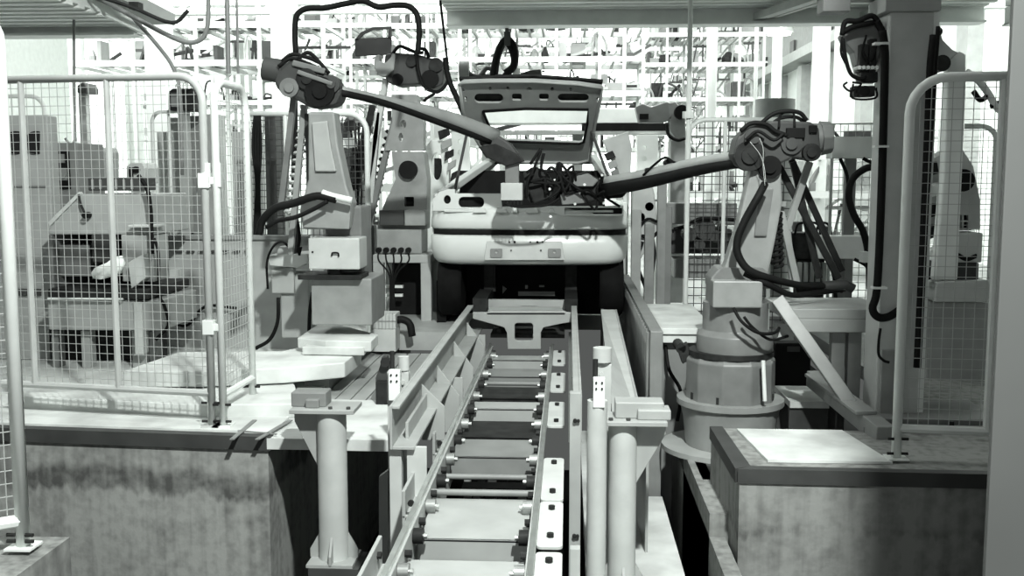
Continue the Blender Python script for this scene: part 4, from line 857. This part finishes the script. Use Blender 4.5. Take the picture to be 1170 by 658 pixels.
# --- rear right robot and tall column
Y = 5.95
TC = empty('gantry_column', V(P(1012, 480, Y).x, Y, -.02), 'tall grey box column with black cable runs on both sides, right of the front right robot', 'column')
p, q = P(1010, 200, Y), P(1060, 200, Y); zt = P(0, 22, Y).z
a = MB(); a.box((p.x, Y, .03), (q.x, Y + .26, zt)); a.build('shaft', 'offwhite', TC, .008)
a = MB(); a.box((q.x, Y + .02, .03), (q.x + .035, Y + .26, zt)); a.build('side_strip', 'white', TC)
a = MB(); a.box((P(1009, 22, Y).x, Y - .03, zt - .0), (P(1073, 22, Y).x, Y + .3, P(0, 3, Y).z)); a.build('head_block', 'light', TC, .006)
a = MB(); a.box((P(945, 22, Y).x, Y + .1, zt + .02), (P(977, 22, Y).x, Y + .25, zt + .5)); a.box((P(945, 22, Y).x, Y + .12, P(0, 3, Y).z), (q.x, Y + .26, P(0, -12, Y).z)); a.build('cross_arm', 'robot', TC, .005)
hose('cable_run', [(1008, 35), (1011, 60), (1010, 120), (1006, 250), (1002, 330), (997, 352), (1003, 362), (1015, 362), (1028, 354)], 4.6, Y - .04, TC)
hose('cable_run', [(1067, 40), (1063, 80), (1060, 160), (1054, 300), (1048, 420)], 4.5, Y - .05, TC); hose('cable_run', [(1072, 30), (1070, 60), (1066, 120), (1060, 220)], 2.5, Y - .05, TC)
a = MB(); [a.pbox(x, y, x + 16, y + 2.5, Y - .07, .06) for x, y in ((1000, 48), (1000, 166), (998, 328))]; a.build('cable_clip', 'white', TC)
a = MB(); a.box((p.x - .08, Y - .10, -.02), (q.x + .12, Y + .4, .03)); a.build('base_plate', 'light', TC, .004)
a = MB(); a.pbox(1008, 400, 1028, 480, Y - .02, .03); a.cyl(P(1003, 487, Y - .05), P(1003, 482, Y - .05), .015, n=8); a.build('cover_plate', 'robot_pale', TC, .003)
hose('hose', [(1006, 375), (1004, 390), (1004, 405), (1010, 412), (1016, 414)], 1.6, Y - .06, TC)
# tool hanging left of the column
Y = 6.1
UG = empty('welding_tool', P(985, 110, Y), 'dark welding tool with hose loops mounted high on the left of the tall grey column', 'tool')
a = MB(); a.pslab([(962, 40), (975, 28), (995, 24), (1008, 30), (1006, 60), (998, 88), (984, 92), (976, 60), (966, 48)], Y, .12); a.build('bracket', 'robot', UG, .01)
a = MB(); [a.pbox(x, y, x2, y2, Y - .05, .1) for x, y, x2, y2 in ((983, 50, 992, 82), (994, 44, 1001, 84), (984, 82, 1003, 94), (976, 98, 1000, 110))]; a.build('cylinder_block', 'dark', UG, .006)
a = MB(); [disc(a, 982 + 5 * k, 77, 2.2, Y - .08, .1, 8) for k in range(5)]; a.build('fitting', 'white', UG)
for pts, r in (([(962, 40), (966, 25), (980, 24), (996, 18), (1004, 26)], 3), ([(964, 36), (976, 30), (998, 26)], 3), ([(963, 44), (966, 66), (972, 84), (982, 90), (990, 88)], 2.2), ([(962, 42), (961, 60), (966, 72)], 1.4), ([(968, 94), (964, 98), (972, 104), (984, 96), (974, 94)], 1.2), ([(975, 96), (974, 112), (1000, 112), (1001, 100)], 1.2), ([(1001, 24), (1007, 34), (1010, 48)], 4), ([(990, 40), (986, 58), (996, 70), (1002, 50)], 1.2)): hose('hose', pts, r, Y - .08, UG)
a = MB(); disc(a, 988, 104, 6, Y - .1, .1, 14); a.build('electrode_holder', 'black', UG)
# robot behind the right fence
Y = 7.3
R3 = empty('welding_robot', V(P(1095, 400, Y).x, Y, -.02), 'pale robot seen through the right foreground fence, black round joint and four square vents', 'light')
a = MB(); a.pslab([(1068, 180), (1098, 168), (1112, 190), (1120, 230), (1120, 262), (1060, 262), (1062, 220)], Y, .25, [rrect(x, y, x + 6.5, y + 7, .5) for x in (1093, 1101) for y in (245, 253.5)]); a.build('body', 'offwhite', R3, .01)
a = MB(); a.pbox(1091, 243, 1110, 263, Y + .05, .04); a.build('vent', 'black', R3)
a = MB(); disc(a, 1101, 206, 12.5, Y - .06, .1, 22); a.build('joint_cover', 'black', R3)
a = MB(); a.pbox(1086, 266, 1122, 300, Y - .05, .3); a.build('motor_housing', 'offwhite', R3, .01)
a = MB(); a.pbox(1076, 300, 1118, 322, Y - .02, .3); a.build('turret', 'dgrey', R3, .01)
a = MB(); a.pslab([(1070, 322), (1130, 320), (1134, 336), (1128, 345), (1068, 345)], Y - .1, .5); a.build('turntable', 'offwhite', R3, .01)
a = MB(); a.pbox(1062, 345, 1124, 470, Y, .4); a.build('pedestal', 'light', R3, .01)
a = MB(); a.pslab([(1084, 68), (1096, 58), (1104, 62), (1104, 90), (1094, 320), (1068, 320), (1078, 200)], Y - .3, .1); a.build('boom', 'white', R3, .012)
a = MB(); a.pslab([(1058, 62), (1066, 38), (1074, 32), (1078, 46), (1088, 56), (1096, 60), (1086, 68), (1072, 82), (1062, 84)], Y - .35, .12); EH = a.build('elbow_housing', 'offwhite', R3, .012)
a = MB(); disc(a, 1077, 72, 9, Y - .4, .1); disc(a, 1072, 36, 5, Y - .4, .1); a.build('gear_cover', 'dark', EH)
hose('cable_sleeve', [(1104, 82), (1118, 92), (1130, 108), (1138, 122), (1146, 128)], 4, Y - .3, R3, 'white'); hose('hose', [(1112, 104), (1120, 114), (1128, 108), (1122, 96)], 3, Y - .3, R3); hose('hose', [(1132, 122), (1142, 118), (1150, 126), (1148, 136)], 3, Y - .3, R3)
for k in range(6):
    x, y = rr.uniform(1052, 1066), 190 + 24 * k
    a = MB(); a.pslab([(x, y), (x + 14, y - 6), (x + 16, y + 8), (x + 2, y + 12)], Y - .1, .1); a.build('valve', ('dark', 'white', 'black')[k % 3], R3, .006)
hose('hose', [(1076, 298), (1090, 290), (1104, 296), (1116, 292)], 2.5, Y - .1, R3)
a = MB(); a.pbox(1032, 322, 1075, 450, Y + .2, .3); a.build('valve_cabinet', 'dark', R3, .01)
a = MB(); [a.pbox(1036 + 12 * (k % 3), 330 + 20 * (k // 3), 1044 + 12 * (k % 3), 342 + 20 * (k // 3), Y + .16, .06) for k in range(15)]; a.build('valve', 'white', R3, .004)

# support frame of the right robot cell
Y = 6.2
FR = empty('support_frame', V(P(940, 480, Y).x, Y, -.02), 'grey steel frame with a long diagonal beam left of the tall grey column', 'frame')
b0 = P(886, 340, 6.6)
a = MB(); a.bar(P(888, 342, 6.25), P(972, 462, 6.0), .075, .09, (0, 1, 0)); a.build('diagonal_beam', 'robot_pale', FR, .005)
a = MB(); p, q = P(902, 346, 6.6), P(1000, 352, 6.6); a.box((p.x - .1, 6.3, p.z - .06), (q.x, 6.9, p.z)); a.box((p.x, 6.3, p.z - .14), (q.x, 6.36, p.z - .06)); a.build('table_top', 'light', FR, .005)
for x in (957, 976): a = MB(); u = P(x, 365, 6.4); a.box((u.x - .03, 6.4, .0), (u.x + .05, 6.47, u.z)); a.build('leg', 'robot_pale', FR, .004)
a = MB(); a.bar(G(930, 432, .12), G(1012, 498, .02), .10, .10); a.build('base_channel', 'robot_pale', FR, .005)
a = MB(); a.bar(G(930, 428, .16), G(990, 472, .10), .12, .02); a.build('channel_cap', 'robot_pale', FR, .003)
a = MB(); a.box((1.62, 5.72, -.01), (2.6, 6.35, .03)); a.box((1.66, 5.8, .03), (2.4, 6.3, .06)); a.build('base_plate', 'robot', FR, .004)
a = MB(); [a.cyl((x, 5.76, .03), (x, 5.76, .06), .015, n=8) for x in (1.72, 1.8, 2.1)]; a.build('bolt', 'dark', FR)
e = empty('base_tray', V(P(915, 470, 6.7).x, 6.7, -.3), 'low grey tray with a white corner behind the right concrete block', 'tray')
a = MB(); p, q = P(895, 460, 6.7), P(938, 475, 6.7); a.box((p.x, 6.5, -.04), (q.x, 7.0, 0)); a.build('tray_top', 'deck', e); a = MB(); a.box((p.x, 6.52, -.30), (q.x, 6.56, -.04)); a.box((p.x - .3, 6.9, -.3), (q.x + .2, 6.95, -.04)); a.build('skirt', 'dgrey', e)
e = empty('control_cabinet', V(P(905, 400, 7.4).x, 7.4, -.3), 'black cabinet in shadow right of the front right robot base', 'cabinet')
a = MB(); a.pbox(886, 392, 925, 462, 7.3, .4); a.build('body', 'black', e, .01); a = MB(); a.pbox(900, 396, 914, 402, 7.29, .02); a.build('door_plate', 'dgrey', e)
# white signal boxes between robot and column
for k, (x0, y0, x1, y1, Yb, lab_) in enumerate(((952, 156, 998, 181, 8.0, 'plain pale grey box raised on a post left of the tall column, upper one'), (937, 270, 988, 296, 7.7, 'plain pale grey box beside the hoses left of the tall column, lower one'))):
    p, q = P(x0, y0, Yb), P(x1, y1, Yb); e = empty('junction_box', ((p.x + q.x) / 2, Yb, -.3 if False else -.02), lab_, 'box')
    a = MB(); a.box((p.x, Yb, q.z), (q.x, Yb + .2, p.z)); a.build('housing', 'white', e, .006)
    a = MB(); a.box(((p.x + q.x) / 2 - .03, Yb + .08 + .02 * k, -.02), ((p.x + q.x) / 2 + .05, Yb + .14, q.z)); a.build('post', 'grey', e, .004)
    hose('cable', [(x0 + 8, y1), (x0 + 16, y1 + 20), (x0 + 18, y1 + 45)], 2, Yb, e); hose('cable', [(x1 - 12, y1), (x1 + 2, y1 + 8), (x1 + 4, y1 + 20)], 2, Yb, e)
e = empty('hose', P(985, 230, 6.8), 'thick black hose looping left of the tall grey column', 'hose')
hose('hose_run', [(1002, 190), (988, 193), (974, 205), (970, 225), (976, 246), (986, 264), (992, 290), (994, 330)], 4, 6.8, e)
a = MB(); a.pbox(986, 288, 993, 300, 6.7, .08); a.build('hose_cuff', 'white', e)
# transfer machine between the car and the right robot
Y = 10.6
TM = empty('transfer_machine', V(P(790, 400, Y).x, Y, 0), 'grey transfer machine with hoses and pipes standing between the car and the front right robot', 'machine')
a = MB(); a.pbox(762, 232, 842, 256, Y, .3); a.build('upper_beam', 'grey', TM, .01)
a = MB(); a.pbox(764, 262, 836, 290, Y, .4); a.build('lower_beam', 'dgrey', TM, .01)
a = MB(); a.pbox(770, 296, 830, 318, Y - .1, .5); a.build('base', 'robot_pale', TM, .01)
for x0, x1, y0, m_ in ((722, 733, 240, 'light'), (737, 748, 256, 'robot_pale'), (752, 762, 200, 'robot_pale'), (760, 768, 236, 'grey')):
    a = MB(); u, w_ = P(x0, y0, Y - .4), P(x1, y0, Y - .4); a.box((u.x, Y - .4, 0), (w_.x, Y - .3, u.z)); a.build('post', m_, TM, .006)
a = MB(); a.pslab([(722, 218), (734, 205), (744, 206), (748, 222), (752, 262), (730, 300), (722, 260)], Y - .3, .2); a.build('tool_head', 'offwhite', TM, .012)
a = MB(); [disc(a, x, y, r, Y - .3, .2, 12) for x, y, r in ((788, 268, 8), (806, 262, 12), (818, 270, 7), (742, 236, 5), (800, 280, 6), (732, 248, 5), (826, 262, 5))]; a.build('motor', 'dgrey', TM)
for pts, r in (([(730, 300), (726, 278), (732, 270), (745, 271), (754, 264), (770, 264)], 2), ([(770, 262), (784, 258), (800, 250), (822, 250), (846, 252)], 2.2), ([(728, 262), (740, 250), (756, 256)], 1.5), ([(744, 262), (748, 290), (744, 320)], 1.8), ([(822, 262), (828, 276), (842, 272)], 1.5), ([(734, 276), (728, 300), (738, 330)], 2)): hose('hose', pts, r, Y - .35, TM)
# welding head pairs behind (dark disc)
e = empty('welding_robot', V(P(765, 150, 11.6).x, 11.6, 0), 'grey distant robot head with a black disc at the right end of the gantry', 'robot')
a = MB(); a.pslab([(726, 122), (734, 118), (744, 122), (762, 116), (770, 120), (768, 136), (758, 140), (730, 140)], 11.6, .2); a.build('arm_head', 'grey', e, .01); a = MB(); disc(a, 779, 128, 8, 11.5, .15); a.pbox(731, 130, 741, 136, 11.55, .05); a.build('joint_cover', 'black', e)
a = MB(); a.pslab([(762, 118), (772, 116), (783, 130), (784, 160), (776, 162), (766, 150)], 11.6, .15); u = P(775, 160, 11.6); a.box((u.x - .08, 11.6, 0), (u.x + .08, 11.75, u.z)); a.build('column', 'robot_pale', e, .01); hose('hose', [(762, 140), (764, 154), (774, 160), (783, 158)], 2, 11.5, e)
e = empty('storage_drum', P(878, 116, 11), 'pale cylindrical drum behind the front right robot head', 'drum')
a = MB(); u = P(885, 140, 11); a.cyl((u.x, 11, 0), (u.x, 11, P(0, 117, 11).z), .20, n=24); a.build('drum', 'light', e)

# ================================================================== LEFT MACHINES BEHIND THE FENCE
e = empty('control_cabinet', V(P(33, 400, 7.6).x, 7.6, .016), 'tall pale grey cabinet with two dark round openings, far left behind the fence', 'cabinet')
a = MB(); p, q = P(0, 132, 7.6), P(54, 132, 7.6); a.box((p.x - .4, 7.6, .02), (q.x, 7.75, p.z)); a.build('body', 'light', e, .01)
a = MB(); [a.cyl(P(x, 163, 7.59), P(x, 163, 7.65), .085, n=20) for x in (19, 42)]; a.build('round_opening', 'black', e)
a = MB(); a.pbox(14, 330, 46, 338, 7.58, .05); a.pbox(16, 212, 52, 214, 7.59, .02); a.build('trim', 'dgrey', e)
Y = 7.3
PM = empty('press_machine', V(P(120, 400, Y).x, Y, .016), 'grey press-like machine with sloping hood, dark windows and hanging white cloth, behind the left fence', 'machine')
a = MB(); a.pslab([(55, 262), (88, 222), (172, 222), (176, 268), (55, 268)], Y, .7); a.build('hood', 'light', PM, .01)
a = MB(); a.pslab([(55, 254), (57, 258), (92, 222), (90, 219)], Y - .03, .05); a.build('hood_edge', 'offwhite', PM)
for x0, y0, x1, y1, m_ in ((55, 268, 62, 330, 'grey'), (104, 268, 128, 300, 'dgrey'), (138, 268, 176, 322, 'light')):
    a = MB(); a.pbox(x0, y0, x1, y1, Y, .3); a.build('upright', m_, PM, .008)
a = MB(); a.pbox(58, 266, 176, 345, Y + .4, .1); a.build('back_panel', 'dark', PM)
a = MB(); a.pbox(60, 280, 104, 316, Y + .1, .2); a.build('window_panel', 'grey', PM, .006)
a = MB(); a.pbox(54, 330, 170, 342, Y - .15, .8); a.build('work_table', 'dark', PM, .01)
a = MB(); a.pbox(54, 342, 186, 378, Y - .1, .7); a.build('base_housing', 'light', PM, .01)
a = MB(); a.pbox(54, 340, 140, 342.5, Y - .16, .1); a.build('table_edge', 'white', PM)
for x0, x1, m_ in ((58, 66, 'grey'), (92, 102, 'light'), (150, 166, 'light'), (170, 178, 'grey')):
    a = MB(); u, w_ = P(x0, 378, Y), P(x1, 378, Y); a.box((u.x, Y, .016), (w_.x, Y + .1, u.z)); a.build('leg', m_, PM, .004)
a = MB(); a.pbox(56, 376, 186, 412, Y + .3, .1); a.build('under_panel', 'dark', PM)
a = MB(); a.pbox(100, 203, 160, 218, Y + .1, .3); a.build('lamp_housing', 'dgrey', PM, .008)
a = MB(); [a.pbox(104 + 9 * k, 205, 106 + 9 * k, 216, Y + .08, .03) for k in range(6)]; a.build('housing_fin', 'light', PM)
hose('hose', [(158, 200), (168, 216), (172, 240), (174, 290)], 2.6, Y - .1, PM); hose('hose', [(176, 272), (181, 290), (182, 335), (188, 350), (192, 372), (178, 388)], 2, Y - .1, PM)
a = MB(); a.pbox(146, 257, 176, 260, Y - .1, .2); a.pslab([(146, 300), (164, 290), (166, 318), (150, 330)], Y - .1, .1); a.pbox(152, 345, 164, 405, Y - .12, .1); a.build('bracket', 'offwhite', PM, .005)
hose('lever', [(90, 222), (92, 232), (97, 244)], 1.4, Y - .05, PM, 'dark'); a = MB(); disc(a, 97, 246, 4, Y - .08, .06, 10); a.build('lever_knob', 'black', PM)
# cloth
a = MB(); rng = random.Random(5); pts = [(104, 312), (108, 306), (122, 300), (130, 294), (138, 292), (140, 300), (136, 312), (124, 316), (114, 319), (106, 318)]
c = P(122, 306, Y - .25); vs = [c]; 
for i, (x, y) in enumerate(pts): vs.append(P(x, y, Y - .22 + .05 * math.sin(i * 2.1)))
vs2 = [v + V(0, .05, -.005) for v in vs]; n = len(pts)
a.add(vs + vs2, [(0, i + 1, (i + 1) % n + 1) for i in range(n)] + [(n + 1, n + 1 + (i + 1) % n + 1, n + 1 + i + 1) for i in range(n)] + [(i + 1, (i + 1) % n + 1, n + 1 + (i + 1) % n + 1, n + 1 + i + 1) for i in range(n)], True)
a.build('cloth', 'cloth', cat='cloth', label='crumpled white cloth lying on the machine table behind the left fence')
# cabinet with dark window between
e = empty('machine_cabinet', V(P(70, 220, 8.6).x, 8.6, .016), 'dark framed machine cabinet behind the press machine, left', 'cabinet')
p, q = P(54, 163, 8.6), P(88, 163, 8.6); a = MB(); a.box((p.x, 8.6, .02), (q.x, 9.1, p.z)); a.build('body', 'grey', e, .008)
a = MB(); a.pbox(57, 172, 80, 216, 8.58, .04); a.build('dark_window', 'black', e); a = MB(); a.pbox(64, 176, 73, 186, 8.56, .04); a.pbox(66, 192, 76, 206, 8.56, .03); disc(a, 71, 200, 4, 8.54, .04, 10); a.build('gauge', 'grey', e)
for k, (x0, y0, x1, y1, Yb, m_, lab_) in enumerate(((86, 168, 120, 206, 9.2, 'light', 'rounded grey drive unit above the press machine'), (144, 186, 166, 210, 9.0, 'offwhite', 'pale control unit with an eye-like dial right of the drive unit'), (192, 101, 224, 126, 9.65, 'dark', 'black monitor box on a pole above the guard frame, left'), (88, 94, 99, 106, 11.4, 'dgrey', 'small dark box hanging far left behind the fence'))):
    e = empty('equipment_box', P((x0 + x1) / 2, y1, Yb), lab_, 'box'); a = MB(); a.pslab([(x0, y1), (x0, y0 + 4), (x0 + 5, y0), (x1 - 3, y0), (x1, y0 + 6), (x1, y1)], Yb, .3); a.build('housing', m_, e, .01)
    a = MB(); mx = (x0 + x1) / 2; u = P(mx, y1, Yb + .1); a.box((u.x - .04, Yb + .1, .016), (u.x + .04, Yb + .2, u.z)); a.build('stand', 'light', e)
    a = MB(); a.pbox(x0 + 3, y0 + 5, x0 + (x1 - x0) * .35, y1 - 4, Yb - .02, .04); 
    if k == 1: disc(a, mx, y0 + 8, 4, Yb - .03, .05, 12)
    a.build('front_plate', 'grey' if k != 1 else 'black', e)
# low grey panel wall
e = empty('low_panel', V(P(240, 400, 8.2).x, 8.2, .016), 'low plain grey panel wall behind the narrow fence panel', 'panel')
p, q = P(180, 273, 8.2), P(352, 273, 8.2); a = MB(); a.box((p.x, 8.2, .016), (q.x, 8.26, p.z)); a.build('sheet', 'light', e, .004)
a = MB(); a.box((p.x, 8.17, p.z), (q.x, 8.28, p.z + .03)); a.build('top_rail', 'grey', e); a = MB(); [a.pbox(x, 286, x + 8, 288.5, 8.17, .03) for x in range(200, 290, 13)]; a.build('slot_clip', 'dgrey', e)
a = MB(); a.pbox(184, 308, 204, 332, 8.14, .06); a.build('notice_plate', 'offwhite', e, .003)
a = MB(); a.tube([P(190, 366, 8.15), P(200, 370, 8.12), P(215, 371, 8.12), P(235, 350, 8.12), P(270, 352, 8.12)], .012, 6); a.build('cable', 'black', e)
# stand with tray
Y = 7.6
e = empty('service_stand', V(P(330, 400, Y).x, Y, .2), 'pale service column with a tray on top left of the front left robot', 'stand')
p, q = P(320, 312, Y), P(352, 312, Y); a = MB(); a.box((p.x, Y, .2), (q.x, Y + .25, p.z)); a.build('column', 'light', e, .008)
a = MB(); a.pslab([(305, 292), (352, 290), (352, 300), (340, 306), (308, 303)], Y - .1, .35); a.build('tray', 'offwhite', e, .006)
a = MB(); a.pbox(310, 306, 336, 335, Y - .04, .06); a.build('plate', 'light', e, .004); a = MB(); a.pslab([(316, 292), (318, 282), (328, 282), (330, 292)], Y - .05, .15); a.build('socket', 'light', e, .004)
hose('cable', [(306, 330), (305, 300), (312, 282), (322, 276), (330, 282)], 1.4, Y - .12, e); hose('cable', [(318, 340), (317, 368), (308, 388), (292, 398)], 2.2, Y - .15, e); hose('cable', [(357, 334), (354, 356), (353, 380)], 2.2, Y - .15, e); hose('cable', [(338, 245), (342, 268), (340, 288)], 2, Y - .15, e)
a = MB(); a.cyl(P(342, 282, Y - .15), P(342, 292, Y - .15), .022, .008, 10); a.build('plug', 'black', e)
# dark hoses and fence-side clutter behind
e = empty('cabinet_row', V(P(395, 300, 9.9).x, 9.9, 0), 'row of pale cabinets with dark vertical gaps behind the left robots', 'cabinet')
for x0, x1, y0, m_ in ((262, 286, 150, 'light'), (300, 312, 130, 'dgrey'), (352, 366, 170, 'light'), (384, 402, 168, 'grey'), (402, 416, 160, 'offwhite')):
    a = MB(); u, w_ = P(x0, y0, 9.9), P(x1, y0, 9.9); a.box((u.x, 9.95, .016), (w_.x, 10.3, u.z)); a.build('body', m_, e, .006)
e = empty('cabinet_row', V(P(215, 300, 10.1).x, 10.1, 0), 'row of tall narrow pale cabinets behind the guard frame and narrow fence', 'cabinet')
for x0, x1, y0, m_ in ((178, 190, 150, 'offwhite'), (192, 204, 134, 'light'), (206, 214, 140, 'white'), (216, 228, 132, 'grey'), (232, 246, 130, 'light')):
    a = MB(); u, w_ = P(x0, y0, 10.1), P(x1, y0, 10.1); a.box((u.x, 10.12, .016), (w_.x, 10.4, u.z)); a.build('body', m_, e, .006)

# ---- smaller machinery between the robots
Y = 9.75
e = empty('clamping_fixture', V(P(405, 300, Y).x, Y, 0), 'dark slanting fixture bars and hoses between the two left robots', 'fixture')
for x0, y0, x1, y1, r, m_ in ((426, 120, 398, 262, 4, 'dark'), (420, 150, 384, 250, 3, 'dgrey'), (388, 140, 384, 240, 3, 'dark'), (410, 175, 404, 262, 3, 'black'), (396, 130, 428, 150, 3, 'grey')):
    a = MB(); a.bar(P(x0, y0, Y), P(x1, y1, Y), r * 2 * Y / F, .06); a.build('slanting_bar', m_, e, .004)
a = MB(); u, w_ = P(384, 262, Y), P(428, 262, Y); a.box((u.x, Y - .02, .016), (w_.x, Y + .12, u.z + .04)); a.build('base', 'dgrey', e, .005)
for k in range(6):
    y = 140 + 20 * k; a = MB(); a.pslab([(392 + k, y), (404 + k, y - 4), (408, y + 8), (396, y + 10)], Y - .06, .08); a.build('clamp', ('dark', 'light', 'dgrey')[k % 3], e, .005)
for k in range(5): hose('hose', [(400 + 5 * k, 140), (404 + 3 * k, 180), (398 + 5 * k, 220), (402 + 4 * k, 260)], 1.3, Y - .05, e)
e = empty('cable_bundle', V(P(293, 300, 8.8).x, 8.8, .016), 'black vertical hose bundle just right of the narrow fence panel', 'cable')
for k in range(4): hose('hose', [(291 + 2 * k, 132), (289 + 3 * k, 170), (293 + k, 210), (291 + 2 * k, 262), (292 + 2 * k, 330)], 1.7, 8.8, e)
a = MB(); u = P(294, 330, 8.8); a.box((u.x - .05, 8.78, .016), (u.x + .05, 8.84, u.z + .05)); a.build('socket', 'dgrey', e)
Y = 10.9
e = empty('side_frame_fixture', V(P(497, 260, Y).x, Y, 0), 'white fixture panel with a tall oval opening between the rear left robot and the car', 'fixture')
a = MB(); a.pslab([(486, 168), (492, 160), (506, 160), (512, 168), (512, 250), (486, 250)], Y, .06, [circ(499, 190, 6, 16, 16), circ(499, 228, 4, 12, 6)]); u, w_ = P(486, 250, Y), P(512, 250, Y); a.box((u.x, Y, 0), (w_.x, Y + .06, u.z)); a.build('panel', 'white', e, .01)
for k in range(5):
    a = MB(); a.pslab([(500 + 4 * k, 150 + 12 * k), (512 + 3 * k, 146 + 12 * k), (514 + 2 * k, 154 + 12 * k), (502 + 3 * k, 160 + 12 * k)], Y - .1, .06); a.build('clamp', ('dark', 'light')[k % 2], e, .006)
e = empty('side_frame_fixture', V(P(705, 260, Y).x, Y, 0), 'white fixture with dark clamps right behind the car below the gantry beam', 'fixture')
a = MB(); a.pslab([(688, 160), (718, 150), (722, 168), (718, 250), (700, 250), (704, 196)], Y, .06); u, w_ = P(700, 250, Y), P(718, 250, Y); a.box((u.x, Y, 0), (w_.x, Y + .06, u.z)); a.build('panel', 'offwhite', e, .01)
for k in range(6):
    a = MB(); a.pslab([(690 + 4 * k, 176 + 10 * k), (700 + 3 * k, 172 + 10 * k), (704 + 2 * k, 180 + 10 * k), (694 + 3 * k, 184 + 10 * k)], Y - .1, .06); a.build('clamp', ('dark', 'light', 'grey')[k % 3], e, .006)
Y = 10.4
e = empty('valve_station', V(P(920, 300, Y).x, Y, -.02), 'dark valve block with pipes low behind the struts of the front right robot', 'valve block')
a = MB(); a.pbox(905, 266, 950, 296, Y, .25); u, w_ = P(912, 296, Y), P(944, 296, Y); a.box((u.x, Y + .05, -.02), (w_.x, Y + .2, u.z)); a.build('body', 'dark', e, .01)
a = MB(); [a.pbox(x, 300, x + 4, 322, Y - .05, .05) for x in range(912, 946, 7)]; a.build('valve', 'light', e)
for k in range(3): hose('hose', [(908 + 12 * k, 268), (912 + 12 * k, 256), (922 + 12 * k, 256), (926 + 12 * k, 268)], 1.4, Y - .05, e)
